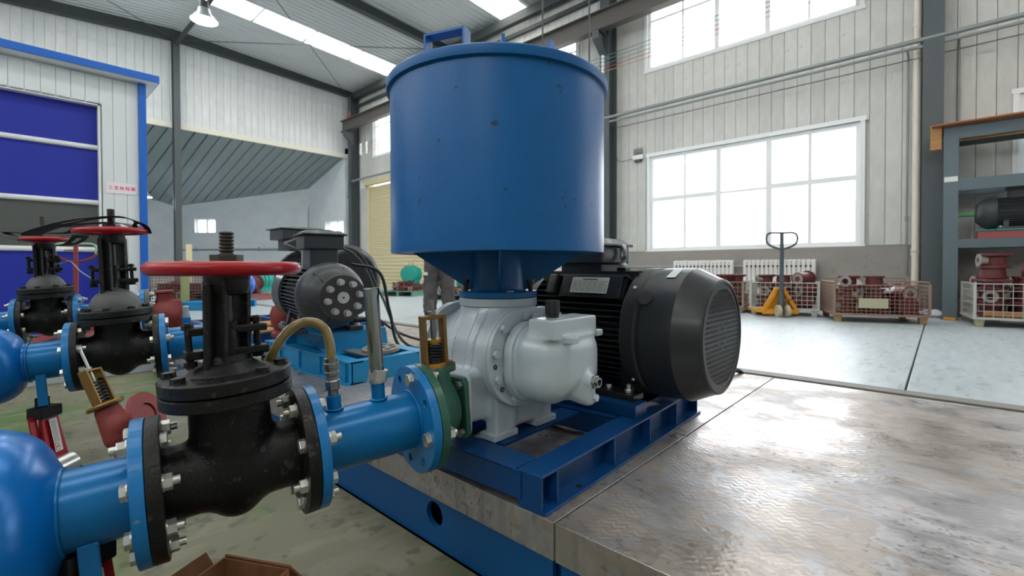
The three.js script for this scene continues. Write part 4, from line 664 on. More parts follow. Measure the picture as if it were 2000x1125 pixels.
// perforated black gasket draped over the two farther wheels, and the tie wire
{
  const o = tag(new THREE.Group(), 'floppy black perforated gasket ring draped over the two farther red handwheels', 'gasket'); o.name = numbered('gasket_ring'); scene.add(o);
  const A = LINE[1].p.clone().add(V(0.4085, 0.612, 0).applyQuaternion(QL)), Bq = LINE[2].p.clone().add(V(0.215, 0.5, 0).applyQuaternion(QL));
  const strip = (pts, w, holes) => {
    const c = new THREE.CatmullRomCurve3(pts), n = 60, pos = [], idx = [];
    const at = (i, k) => { const p = c.getPoint(i / n), tn = c.getTangent(i / n), sd = V(tn.z, 0, -tn.x).normalize(); return p.addScaledVector(sd, (k - 1.5) * w / 3); };
    for (const up of [0, 0.003]) for (let i = 0; i <= n; i++) for (let k = 0; k < 4; k++) { const p = at(i, k); pos.push(p.x, p.y + up, p.z); }
    const M0 = (n + 1) * 4, hole = (i, k) => k === 1 && holes.some((h) => Math.abs(i / n - h) < 0.022);
    for (let i = 0; i < n; i++) for (let k = 0; k < 3; k++) { if (hole(i, k)) continue; const a = i * 4 + k, b = a + 1, d = a + 4, e = a + 5; idx.push(a, b, d, b, e, d, a + M0, d + M0, b + M0, b + M0, d + M0, e + M0); if (k === 0) idx.push(a, d, a + M0, d, d + M0, a + M0); if (k === 2) idx.push(b, b + M0, e, e, b + M0, e + M0); }
    const g = new THREE.BufferGeometry(); g.setAttribute('position', new THREE.Float32BufferAttribute(pos, 3)); g.setIndex(idx); g.computeVertexNormals(); return g;
  };
  const P = (v, x, y, z) => v.clone().add(V(x, y, z));
  mesh('ring_front', strip([P(A, 0.13, -0.035, 0.05), P(A, 0.1, 0.01, 0.08), P(A, 0.05, 0.035, 0.07), P(A, -0.1, 0.015, 0.0), P(A, -0.25, -0.045, -0.3), P(Bq, 0.15, -0.0, 0.3), P(Bq, 0.1, -0.05, 0.12), P(Bq, 0, -0.045, 0.1), P(Bq, -0.1, -0.02, 0.06), P(Bq, -0.16, 0.02, -0.02)], 0.075, [0.07, 0.2, 0.33, 0.48, 0.6, 0.72, 0.85]), M.rubber, o);
  mesh('ring_rear', strip([P(A, 0.13, -0.035, 0.05), P(A, 0.11, -0.0, -0.03), P(A, 0.05, 0.02, -0.1), P(A, -0.15, 0.0, -0.25), P(Bq, 0.25, 0.05, 0.35), P(Bq, 0.17, 0.06, 0.2), P(Bq, 0.13, 0.03, 0.05), P(Bq, 0, 0.025, -0.07), P(Bq, -0.16, 0.02, -0.02)], 0.07, [0.1, 0.25, 0.42, 0.56, 0.7, 0.86]), M.rubber, o);
  const w1 = LINE[1].p.clone().add(V(0.33, 0.36, 0.0).applyQuaternion(QL)), w2 = LINE[2].p.clone().add(V(0.26, 0.33, 0).applyQuaternion(QL)), m = w1.clone().lerp(w2, 0.5).add(V(0, 0.05, 0));
  tag(mesh('tie_wire', new THREE.TubeGeometry(new THREE.CatmullRomCurve3([w1, w1.clone().lerp(m, 0.5).add(V(0, -0.008, 0)), m, w2.clone().lerp(m, 0.4), w2]), 40, 0.003, 6), M.zinc, scene), 'thin pale wire strung between the two farther gate valves', 'wire');
}
// ------------------------------------------------------------------ measuring booth at the left
{
  const t = thing('measuring_booth', 'white panelled measuring booth with blue edges and a blue fabric door', 'booth', [1.295, 0, -7.5]), n = 34;
  for (let i = 0; i < n; i++) { const x1 = -0.07 - i * 0.125, xc = x1 - 0.0625, over = xc > -0.44 ? 0 : 2.72; place('wall_panel', panelGeo(0.122, 3.06 - over, 'z'), M.boothWhite, t, xc, over, 0).rotation.y = 0; }
  mesh('side_wall', B(0.08, 3.06, 6, -0.05, 1.53, -3.06), M.boothWhite, t);
  mesh('corner_post', B(0.075, 3.08, 0.075, -0.035, 1.54, 0.005, 0, 0, 0, 0.004), M.boothBlue, t);
  mesh('roof_trim', [B(4.6, 0.085, 0.03, -2.19, 3.135, 0.16), B(0.03, 0.085, 6.3, 0.105, 3.135, -2.99)], M.boothBlue, t);
  mesh('roof', B(4.6, 0.05, 6.3, -2.19, 3.11, -2.99), M.boothWhite, t);
  const d = mesh('door_curtain', [B(3.6, 0.52, 0.01, -2.24, 2.47, -0.1), B(3.6, 0.65, 0.01, -2.24, 1.88, -0.1), B(3.6, 0.98, 0.01, -2.24, 0.48, -0.1)], M.doorBlue, t);
  mesh('door_window', B(3.6, 0.57, 0.008, -2.24, 1.26, -0.1), phys('#5f6462', 0.25, { transmission: 0.25, thickness: 0 }), t);
  for (const y of [2.215, 1.55, 0.98]) mesh('door_bar', mv(new THREE.CapsuleGeometry(0.03, 3.58, 6, 14), -2.24, y, -0.085, 0, 0, PI / 2), M.frame, d);
  mesh('door_frame', [B(0.035, 2.74, 0.12, -0.44, 1.37, -0.06), B(3.6, 0.03, 0.12, -2.24, 2.725, -0.06)], M.frame, t);
  const cz = canvasTex(600, 272, (g) => {
    g.fillStyle = '#e9e4ea'; g.fillRect(0, 0, 600, 272); g.strokeStyle = '#d8365c'; g.lineWidth = 11; g.lineCap = 'square';
    const C = [[[15, 20, 85, 20], [24, 50, 76, 50], [8, 84, 92, 84]],
      [[28, 14, 12, 46], [28, 22, 44, 42], [72, 14, 58, 44], [72, 22, 88, 44], [50, 8, 50, 88], [20, 62, 80, 62], [6, 89, 94, 89]],
      [[4, 30, 42, 30], [24, 8, 24, 92], [23, 34, 6, 66], [26, 38, 42, 58], [52, 18, 90, 18], [46, 42, 95, 42], [70, 42, 70, 88, 60, 82], [58, 56, 50, 76], [82, 56, 94, 76]],
      [[4, 30, 42, 30], [24, 8, 24, 92], [23, 34, 6, 66], [26, 38, 42, 58], [70, 6, 44, 38], [70, 6, 97, 38], [58, 42, 82, 42], [54, 56, 58, 72], [70, 53, 72, 70], [90, 53, 80, 76], [46, 87, 96, 87]],
      [[8, 14, 18, 25], [4, 40, 14, 50], [6, 88, 20, 62], [30, 68, 30, 12, 58, 12, 58, 68], [44, 28, 44, 55], [43, 56, 30, 90], [46, 70, 58, 88], [72, 20, 72, 70], [92, 8, 92, 88, 82, 82]]];
    C.forEach((ch, i) => ch.forEach((p) => { g.beginPath(); for (let k = 0; k < p.length; k += 2) { const x = 40 + i * 108 + p[k] * 0.9, y = 82 + p[k + 1] * 1.08; k ? g.lineTo(x, y) : g.moveTo(x, y); } g.stroke(); }));
  });
  const s = tag(mesh('door_sign', B(0.305, 0.138, 0.006, 1.05, 1.742, -7.494), M.frame, scene), 'white sign with red characters on the booth wall beside the blue door', 'sign');
  plane('sign_print', 0.3, 0.134, cz, s, [1.05, 1.742, -7.4905], [0, 0, 0]); s.rotation.z = 0;
}
// ------------------------------------------------------------------ generic finned motor (axis z, fan end towards -z by default)
function finMotor(t, ya, r, len, o = {}) {
  const m = o.mat ?? M.motorFar, fins = [], n = Math.round(r / 0.024);
  for (let k = -n; k <= n; k++) { const y = k * 0.024, w = Math.sqrt(Math.max(0, r * r - y * y)); if (w > r * 0.3) fins.push(B(2 * w, 0.0065, len, 0, ya + y, -len / 2)); }
  mesh('finned_frame', [LA([[0, -len], [r * 0.86, -len], [r * 0.86, 0], [0, 0]], 'z', 0, ya, 0), ...fins], m, t);
  mesh('drive_end_bell', LA([[0, -0.02], [r * 1.02, -0.02], [r * 1.04, 0.01], [r * 1.02, 0.05], [r * 0.95, 0.09], [r * 0.78, 0.14], [r * 0.55, 0.17], [r * 0.5, 0.19], [r * 0.46, 0.19], [0, 0.19]], 'z', 0, ya, 0), m, t);
  for (let k = 0; k < 6; k++) { const a = k * PI / 3 + 0.2; mesh('bell_rib', flat([r * 0.9 * Math.cos(a), ya + r * 0.9 * Math.sin(a), 0.1], [r * 0.5 * Math.cos(a), ya + r * 0.5 * Math.sin(a), 0.18], 0.02, 0.012), m, t); }
  const fc = [[r * 0.97, -len + 0.02], [r * 1.07, -len + 0.02], [r * 1.07, -len - 0.24], [r * 0.9, -len - 0.3], [r * 0.84, -len - 0.3], [r * 0.84, -len - 0.28], [r * 1.03, -len - 0.22], [r * 0.97, -len]];
  mesh('fan_cover', LA(fc, 'z', 0, ya, 0), m, t);
  const R = r * 0.86, gb = []; for (let y = -R; y <= R; y += 0.026) { const w = Math.sqrt(Math.max(0, R * R - y * y)); gb.push(B(2 * w, 0.011, 0.004, 0, ya + y, -len - 0.29), B(0.009, 2 * w, 0.004, y, ya, -len - 0.29)); }
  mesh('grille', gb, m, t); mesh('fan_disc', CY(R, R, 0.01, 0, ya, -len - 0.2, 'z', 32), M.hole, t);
  const bx = o.box ?? [0.26, 0.16, 0.24], by = ya + r + 0.04, bX = o.boxX ?? 0;
  const tb = mesh('terminal_box', [B(bx[0] * 0.7, 0.14, bx[2] * 0.85, bX, by, -len * 0.45, 0, 0, 0, 0.006), B(bx[0], bx[1] * 0.62, bx[2], bX, by + 0.1, -len * 0.45, 0, 0, 0, 0.01)], m, t);
  mesh('box_lid', [B(bx[0] * 1.12, 0.012, bx[2] * 1.12, bX, by + 0.1 + bx[1] * 0.33, -len * 0.45, 0, 0, 0, 0.004), mv(new THREE.CylinderGeometry(bx[2] * 0.62, bx[2] * 0.76, 0.02, 4), bX, by + 0.115 + bx[1] * 0.33, -len * 0.45, 0, PI / 4, 0)], m, tb);
  mesh('eye_bolt', [mv(new THREE.TorusGeometry(0.03, 0.009, 10, 28), o.eyeX ?? 0, ya + r + 0.045 + (o.eyeUp ?? 0), -len * 0.45 - (o.eyeZ ?? 0.2), 0, 0.5, 0), CY(0.012, 0.016, 0.05 + (o.eyeUp ?? 0), o.eyeX ?? 0, ya + r - 0.005 + (o.eyeUp ?? 0) / 2, -len * 0.45 - (o.eyeZ ?? 0.2))], M.galv, t);
  for (const s of [-1, 1]) { const f = mesh('motor_foot', [B(r * 0.45, 0.03, len * 0.95, s * r * 0.85, 0.015, -len * 0.5, 0, 0, 0, 0.004), ...[0.2, 0.8].map((q) => B(0.02, ya - r * 0.5, 0.05, s * r * 0.78, (ya - r * 0.5) / 2 + 0.02, -len * q, 0, 0, s * 0.22))], m, t); for (const q of [0.1, 0.9]) place('foot_bolt', hexBolt(0.024, 0.014), M.zinc, f, s * r * 0.95, 0.03, -len * q); }
}
{
  const t = thing('blue_skid', 'bright blue open steel skid carrying the dark motor with bolted coupling', 'skid frame', [1.5, 0, -2.775]), h = 0.147, W = 0.62, L = 1.4;
  for (const [x, s] of [[0.05, -1], [W - 0.05, 1]]) mesh('long_beam', [B(0.1, 0.01, L, x, h - 0.005, -L / 2), B(0.12, 0.01, L, x - 0.01, 0.005, -L / 2), B(0.008, h - 0.02, L, x + s * 0.03, h / 2, -L / 2)], M.skidLight, t);
  mesh('front_channel', [B(W, h, 0.008, W / 2, h / 2, -0.004, 0, 0, 0, 0.002), B(W - 0.21, 0.009, 0.07, W / 2, h - 0.0055, -0.045)], M.skidLight, t);
  mesh('cross_beam', [B(W - 0.21, 0.01, 0.12, W / 2, h - 0.006, -0.42), B(W - 0.1, h - 0.02, 0.008, W / 2, h / 2, -0.42)], M.skidLight, t);
  mesh('cross_beam', [B(W - 0.21, 0.01, 0.12, W / 2, h - 0.006, -L + 0.07), B(W, h - 0.02, 0.008, W / 2, h / 2, -L)], M.skidLight, t);
  for (const z of [-0.06, -0.42, -0.75, -1.1, -1.38]) mesh('stiffener', B(0.05, h - 0.02, 0.009, 0.026, h / 2, z), M.skidLight, t);
  mesh('pad_plate', B(0.09, 0.012, 0.3, 0.22, h + 0.006, -0.26, 0, 0, 0, 0.002), mat('#6a6f70', 0.5), t);
  mesh('motor_saddle', [B(0.5, 0.008, 0.11, 0.3, 0.28, -0.5), mv(EX([[-0.27, 0], [0.27, 0], [0.25, 0.13], [-0.18, 0.13]], 0.009), 0.3, h, -0.455), B(0.13, 0.008, 0.66, 0.09, 0.28, -0.78), B(0.13, 0.008, 0.66, 0.46, 0.28, -0.78), B(0.009, 0.135, 0.6, 0.12, h + 0.067, -0.78), B(0.009, 0.135, 0.6, 0.46, h + 0.067, -0.78), mv(EX([[-0.27, 0], [0.27, 0], [0.25, 0.13], [-0.25, 0.13]], 0.009), 0.3, h, -1.07)], M.skidLight, t);
  const w = tag(new THREE.Group(), 'flat round grey steel disc with eight round holes lying on the bright blue skid', 'disc'); w.name = numbered('hole_disc'); w.position.set(1.83, h + 0.014, -2.94); w.rotation.set(0.02, 0, 0.06); scene.add(w);
  const sh = circ(0.13); sh.holes.push(holeP(0.035)); for (let k = 0; k < 8; k++) sh.holes.push(holeP(0.024, 0.085 * Math.cos(k * PI / 4), 0.085 * Math.sin(k * PI / 4))); mesh('disc', mv(EX(sh, 0.026, 0.003), 0, 0, 0, -PI / 2, 0, 0), mat('#77726c', 0.5), w);
}
{
  const t = thing('coupled_motor', 'dark grey finned motor with a bolted coupling disc on the bright blue skid', 'motor', [1.6, 0.286, -3.23], -0.2); t.scale.setScalar(1.14);
  finMotor(t, 0.235, 0.2, 0.5, { box: [0.25, 0.15, 0.24], eyeX: -0.06, eyeUp: 0.12, eyeZ: 0.2, mat: M.motorFar });
  const c = mesh('coupling', [LA([[0, 0.18], [0.09, 0.18], [0.1, 0.19], [0.1, 0.25], [0, 0.25]], 'z', 0, 0.235, 0), flange(0.25, 0.285, 0.132, 0.03).rotateY(-PI / 2).translate(0, 0.235, 0)], M.darkSteel, t);
  for (let k = 0; k < 8; k++) { const a = k * PI / 4 + 0.2; mesh('coupling_bolt', [CY(0.016, 0.017, 0.045, 0.092 * Math.cos(a), 0.235 + 0.092 * Math.sin(a), 0.307, 'z', 16), CY(0.02, 0.02, 0.012, 0.092 * Math.cos(a), 0.235 + 0.092 * Math.sin(a), 0.29, 'z', 16)], M.zinc, c); }
  mesh('shaft_end', [CY(0.034, 0.034, 0.01, 0, 0.235, 0.285, 'z', 28)], M.zinc, c); mesh('centre_hole', CY(0.006, 0.006, 0.002, 0, 0.235, 0.2915, 'z', 12), M.hole, c);
}
{
  const t = thing('blue_skid', 'dark blue low skid far behind, holding the biggest motor and loose boards', 'skid frame', [1.5, 0, -4.75]);
  for (const z of [0, -0.9, -1.75]) mesh('cross_beam', [B(1.5, 0.01, 0.1, 0.75, 0.135, z), B(1.5, 0.01, 0.12, 0.75, 0.005, z), B(1.5, 0.13, 0.008, 0.75, 0.07, z)], M.skid, t);
  for (const x of [0.03, 0.75, 1.47]) mesh('long_beam', B(0.06, 0.14, 1.8, x, 0.07, -0.9), M.skid, t);
  const m = thing('large_motor', 'largest dark motor, its round mesh fan cover rising behind the coupled motor', 'motor', [2.5, 0.15, -5.6], PI);
  finMotor(m, 0.46, 0.36, 0.72, { box: [0.52, 0.18, 0.36], boxX: 0.22, mat: M.motorFar, eyeZ: 0.3 });
  for (const [i, z, x, w, d, ry] of [[0, -4.85, 1.62, 0.42, 0.3, 0.1], [1, -5.2, 1.78, 0.4, 0.36, -0.15]]) tag(place('board', ready(B(w, 0.018, d, 0, 0, 0)), M.wood, scene, x, 0.152 + i * 0.02, z, 0, ry, 0.02), i ? 'brown cardboard sheet lying farther back on the dark blue far skid' : 'brown cardboard sheet lying at the front edge of the dark blue far skid', 'sheet').name = i ? 'card_sheet_001' : 'card_sheet';
  const r = thing('red_pump_casing', 'dull red round pump casing standing left of the coupled motor', 'casting', [1.72, 0.145, -4.35]);
  mesh('body', LA([[0, 0], [0.1, 0], [0.1, 0.03], [0.07, 0.05], [0.1, 0.12], [0.11, 0.2], [0.09, 0.26], [0.06, 0.28], [0.06, 0.32], [0, 0.32]], 'y'), M.redDull, r); mesh('rim', LA([[0.05, 0.31], [0.085, 0.31], [0.085, 0.33], [0.05, 0.33]], 'y'), M.redDull, r);
  const C = [[[2.05, 0.98, -4.5], [2.3, 0.9, -4.2], [2.42, 0.55, -4.0], [2.3, 0.1, -3.75], [2.2, 0.012, -3.5]], [[2.1, 0.95, -4.6], [2.4, 0.92, -4.3], [2.55, 0.5, -4.1], [2.5, 0.06, -3.6], [2.62, 0.012, -3.3]], [[1.95, 0.78, -3.55], [2.1, 0.72, -3.4], [2.2, 0.4, -3.4], [2.25, 0.08, -3.3], [2.5, 0.012, -3.0]], [[2.5, 0.3, -4.2], [2.7, 0.1, -4.0], [2.9, 0.012, -3.7], [3.1, 0.012, -3.4]], [[1.8, 0.86, -4.0], [1.75, 0.95, -4.3], [1.9, 1.0, -4.7], [2.2, 1.08, -5.0]], [[1.66, 0.8, -3.7], [1.75, 0.86, -4.0], [1.95, 0.92, -4.4], [2.1, 1.0, -4.8]]];
  const lab = ['looped black cable dropping left of the mesh fan cover to the bed', 'looped black cable dropping beside the bright tube onto the bed', 'black cable hanging from the coupled motor to the bed', 'black cable lying on the bed plates behind the blue skid', 'black cable running over the tops of the two far motors', 'black cable bundled beside the terminal box of the coupled motor'];
  C.forEach((p, i) => tag(mesh('motor_cable', TU(p, 0.013, 60, 8), M.cable, scene), lab[i], 'cable'));
}
// ------------------------------------------------------------------ things on the pit floor
{
  const t = thing('support_jack', 'small red lifting jack with a white label under the middle blue vessel neck', 'jack', [0.135, -0.3, -2.99], 0.75);
  mesh('lever_channel', [mv(EX(poly([[-0.05, 0], [0.05, 0], [0.038, 0.24], [-0.038, 0.24]]), 0.012, 0.002), 0, 0.16, 0.055, -0.2, 0, 0), mv(EX([[0, 0], [0.035, 0], [0.03, 0.24], [0, 0.24]], 0.008), 0.048, 0.16, 0.05, -0.2, -PI / 2 + PI, 0), mv(EX([[0, 0], [0.035, 0], [0.03, 0.24], [0, 0.24]], 0.008), -0.043, 0.16, 0.05, -0.2, PI / 2 + PI / 2, 0)], M.red, t);
  mesh('pivot_collar', [LA([[0.03, -0.055], [0.05, -0.055], [0.05, 0.055], [0.03, 0.055]], 'x', 0, 0.15, 0.06, 24)], M.zinc, t);
  mesh('head', [B(0.1, 0.05, 0.07, 0, 0.405, -0.0, 0, 0, 0, 0.006), B(0.04, 0.06, 0.03, 0, 0.44, -0.01)], M.rubber, t);
  mesh('foot', [mv(EX([[-0.2, 0], [0.2, 0], [0.06, 0.11], [-0.06, 0.11]], 0.05, 0.004), 0, 0.05, 0.0), mv(EX([[-0.2, 0], [0.2, 0], [0.06, 0.11], [-0.06, 0.11]], 0.05, 0.004), 0.0, 0.05, 0, 0, PI / 2, 0)], M.rubber, t);
  mesh('post', CY(0.02, 0.025, 0.3, 0, 0.26, 0), M.rubber, t);
  plane('label', 0.036, 0.15, canvasTex(96, 400, (g) => { g.fillStyle = '#d9d7d6'; g.fillRect(0, 0, 96, 400); g.fillStyle = '#6b6b70'; for (let i = 0; i < 7; i++) g.fillRect(14 + i * 9, 14, 3.5, 270); g.strokeStyle = '#b32335'; g.lineWidth = 5; g.strokeRect(14, 300, 40, 40); g.strokeRect(14, 346, 40, 36); g.beginPath(); g.moveTo(14, 300); g.lineTo(54, 340); g.stroke(); }), t, [0, 0.3, 0.0495], [-0.2, 0, 0]);
  dup(t, [0.12, -0.3, -1.42], 0.5, 'red lifting jack under the near blue vessel neck, at the bottom edge');
  const s = thing('pipe_stand', 'blue steel base plate with a bolted pad beneath the red jack', 'stand', [0.13, -0.3, -2.95], 0.2);
  mesh('base_plate', B(0.62, 0.048, 0.34, -0.03, 0.024, 0, 0, 0, 0, 0.004), M.skid, s); for (const x of [0.24, -0.28]) { mesh('pad', [CY(0.05, 0.052, 0.012, x, 0.054, 0.08)], M.zinc, s); place('pad_bolt', boltGeo(0.01, 0.028, 0.03), M.zinc, s, x, 0.06, 0.08, 0, 0, PI / 2); }
}
{
  const t = thing('red_relief_valve', 'dull red relief valve with golden yoke and black spring, tilted behind the near pipe', 'valve', [0.395, -0.145, -2.53]); { const q = new THREE.Quaternion().setFromUnitVectors(V(0, 1, 0), V(-0.27, 0.914, -0.295).normalize()); t.quaternion.copy(q).multiply(new THREE.Quaternion().setFromAxisAngle(V(0, 1, 0), -0.75)); t.scale.setScalar(0.74); }
  mesh('base', [LA([[0, -0.2], [0.1, -0.2], [0.1, -0.17], [0.06, -0.15], [0.06, 0.05], [0.055, 0.3], [0, 0.3]], 'y')], M.redDull, t);
  mesh('body', sdfMesh([-0.12, 0.2, -0.12], [0.22, 0.48, 0.12], 0.01, (x, y, z) => smin(sCap(x, y, z, [0, 0.26, 0], [0, 0.42, 0], 0.075, 0.062), sCyl(Math.hypot(y - 0.32, z), x - 0.1, 0.065, 0.09, 0.01), 0.04)), M.redDull, t);
  mesh('side_flange', flange(0.17, 0.2, 0.13, 0.06).translate(0, 0.32, 0), M.redDull, t);
  mesh('collar', LA([[0.03, 0.45], [0.085, 0.45], [0.088, 0.462], [0.085, 0.472], [0.03, 0.478]], 'y'), M.gold, t);
  mesh('yoke', [B(0.05, 0.2, 0.013, 0, 0.575, 0.05, 0, 0, 0, 0.002), B(0.05, 0.2, 0.013, 0, 0.575, -0.05, 0, 0, 0, 0.002), B(0.05, 0.013, 0.113, 0, 0.677, 0, 0, 0, 0, 0.003)], M.gold, t);
  mesh('spring', TU([...Array(141).keys()].map((k) => [0.03 * Math.cos(k * PI / 10), 0.478 + k * 0.14 / 140, 0.03 * Math.sin(k * PI / 10)]), 0.0055, 280, 7), M.rubber, t);
  mesh('screw', [CY(0.008, 0.008, 0.22, 0, 0.71, 0, 'y', 12), mv(HEX(0.026, 0.012), 0, 0.685, 0, -PI / 2, 0, 0), mv(HEX(0.024, 0.014), 0, 0.81, 0, -PI / 2, 0, 0)], M.zinc, t);
}
{
  const t = thing('cardboard_box', 'open brown cardboard box on the pit floor at the bottom edge', 'box', [0.355, -0.3, -1.265], 0.497), h = 0.282, s = 0.2;
  mesh('side', B(s, h, 0.006, 0, h / 2, -s / 2), M.card, t); mesh('side', B(s, h, 0.006, 0, h / 2, s / 2), M.card, t); mesh('side', B(0.006, h, s, -s / 2, h / 2, 0), M.card, t); mesh('side', B(0.006, h, s, s / 2, h / 2, 0), M.card, t); mesh('bottom', B(s, 0.006, s, 0, 0.003, 0), M.card, t);
  mesh('flap', B(s, 0.005, 0.09, 0, h - 0.03, -s / 2 - 0.032, 0.9, 0, 0), M.card, t); mesh('flap', B(0.09, 0.005, s, s / 2 + 0.032, h - 0.03, 0, 0, 0, -0.9), M.card, t);
}
// ------------------------------------------------------------------ along the window wall
function radiator(z0, z1, label) {
  const n = Math.max(3, Math.round((z1 - z0) / 0.074)), p = (z1 - z0) / n, t = thing('radiator', label, 'radiator', [9.62, 0.24, z0], 0, 'white column radiators below the windows');
  const hw = p / 2 - 0.004, s = rrect(2 * hw, 0.64, hw * 0.9, 0, 0.32);
  const g = ready(mv(EX(s, 0.1, 0.008, 6), -0.05, 0, 0, 0, PI / 2, 0)), j = ready([CY(0.02, 0.02, 0.02, -0.045, 0.52, 0, 'x', 12), CY(0.012, 0.012, 0.03, 0, 0.06, 0, 'z', 8), CY(0.012, 0.012, 0.03, 0, 0.58, 0, 'z', 8)]);
  for (let i = 0; i < n; i++) { const m = place('section', g, M.radiator, t, 0, 0, p * (i + 0.5)); if (i) { const q = mesh('joint', j, M.columnDark, m); q.position.z = -p / 2; } }
  for (const z of [0.1, z1 - z0 - 0.1]) mesh('foot', B(0.06, 0.25, 0.03, 0.02, -0.12, z), M.radiator, t);
}
radiator(-4.17, -2.98, 'white column radiator half hidden behind the motor fan cover');
radiator(-2.8, -1.62, 'white column radiator behind the yellow pallet truck');
radiator(-8.2, -6.6, 'white column radiator seen beyond the silencer neck and gusset');
tag(mesh('radiator_pipe', [bar([9.66, 0.76, -6.6], [9.66, 0.76, -4.17], 0.015), bar([9.66, 0.76, -2.98], [9.66, 0.76, -2.8], 0.015)], M.galv, scene), 'thin pipe linking the white radiators at mid height', 'pipe');
// pipes, cables and fittings on the wall
tag(mesh('conduit', bar([9.44, 4.16, -17.1], [9.44, 4.16, 8], 0.036, 14), M.conduit, scene), 'upper and thicker of the two long grey conduits crossing the window wall', 'conduit');
tag(mesh('conduit', bar([9.44, 4.06, -5.75], [9.44, 4.06, 8], 0.024, 12), M.conduit, scene), 'lower and thinner of the two long grey conduits crossing the window wall', 'conduit');
tag(mesh('wall_wire', bar([9.5, 3.9, -5.75], [9.5, 3.94, 8], 0.006, 6), M.columnDark, scene), 'thin dark wire running just below the two long grey conduits', 'wire');
tag(mesh('drop_conduit', [bar([9.72, 0.6, -0.42], [9.72, 4.05, -0.42], 0.014), bar([9.72, 4.05, -0.42], [9.44, 4.06, -0.42], 0.014), CY(0.024, 0.024, 0.08, 9.72, 1.5, -0.42)], M.conduit, scene), 'thin vertical conduit dropping left of the cream downpipe', 'conduit');
tag(mesh('drop_conduit', [bar([9.72, 0.6, 0.16], [9.72, 4.05, 0.16], 0.014), bar([9.72, 4.05, 0.16], [9.44, 4.06, 0.16], 0.014)], M.conduit, scene), 'thin vertical conduit dropping right of the dark window wall column', 'conduit');
{
  const t = thing('downpipe', 'cream plastic rainwater downpipe beside the dark column', 'downpipe', [9.7, 0, -0.31]);
  mesh('pipe', CY(0.053, 0.053, 7.2, 0, 3.65, 0, 'y', 28), M.pvc, t);
  for (const y of [0.95, 1.0, 3.05, 4.5, 6.4]) mesh('socket', CY(0.06, 0.06, 0.07, 0, y, 0, 'y', 28), M.pvc, t);
}
{
  const t = thing('wall_router', 'white wall box with a row of black aerials left of the lower window', 'router', [9.76, 3.17, -5.07]);
  mesh('case', B(0.05, 0.1, 0.26, 0, 0.05, 0, 0, 0, 0, 0.008), M.frame, t); mesh('bracket', B(0.06, 0.06, 0.16, 0, -0.03, 0.0, 0, 0, 0, 0.01), M.columnDark, t);
  for (let k = 0; k < 8; k++) mesh('aerial', bar([0, 0.1, -0.1 + k * 0.029], [0, 0.24 + 0.02 * (k % 2), -0.105 + k * 0.03], 0.006, 6), M.rubber, t);
  mesh('lead', TU([[0, 0.04, -0.12], [0, 0.02, -0.3], [0, 0.04, -0.5], [0.01, 0.25, -0.62]], 0.006, 20, 6), M.cable, t);
}
// crane conductor wires with their white insulators
{
  const ys = [5.70, 5.612, 5.525, 5.437, 5.35], cl = ['#5f7f86', '#6a8890', '#668b8a', '#c0405a', '#b79a3a'], nm = ['topmost grey blue', 'second grey blue', 'third grey blue', 'red', 'lowest yellow'];
  ys.forEach((y, i) => tag(mesh('conductor_wire', bar([9.4, y, 8], [9.4, y - 0.26, -16.6], 0.007, 6), mat(cl[i], 0.5), scene), nm[i] + ' conductor wire running along the window wall below the crane beam', 'wire'));
  for (const [z, w, dy] of [[-5.76, 'middle column behind the drum', -0.145], [-16.4, 'corner column near the roller door', -0.26]]) {
    const t = thing('insulator_string', 'string of five white insulators on the ' + w, 'insulator', [9.4, 5.24 + dy * 1, z]);
    for (let i = 0; i < 5; i++) mesh('insulator', mv(new THREE.SphereGeometry(0.045, 16, 12), 0, ys[i] - 5.24, 0), M.frame, t);
    mesh('hanger', B(0.02, 0.55, 0.02, 0.04, 0.28, 0), M.conduit, t);
  }
  for (const x of [[-16.0, 0.4], [-15.2, 0.4]]) { const t = thing('insulator_string', x[0] < -15.5 ? 'string of white insulators left of the far high window' : 'string of white insulators against the far high window', 'insulator', [9.4, 4.98, x[0]]); for (let i = 0; i < 5; i++) mesh('insulator', mv(new THREE.SphereGeometry(0.04, 12, 10), 0, ys[i] - 5.24, 0), M.frame, t); mesh('hanger', B(0.02, 0.55, 0.02, 0.04, 0.28, 0), M.conduit, t); }
}
{ const t = thing('chain_hoist_cable', 'pair of thin steel ropes hanging above the blue drum lid', 'rope', [5.0, 7.6, -4.0]); mesh('rope', bar([0, 0, 0], [0, -4.2, 0], 0.012), M.columnDark, t); mesh('rope', bar([0.6, 0, 0.35], [0.6, -4.2, 0.35], 0.012), M.columnDark, t); }
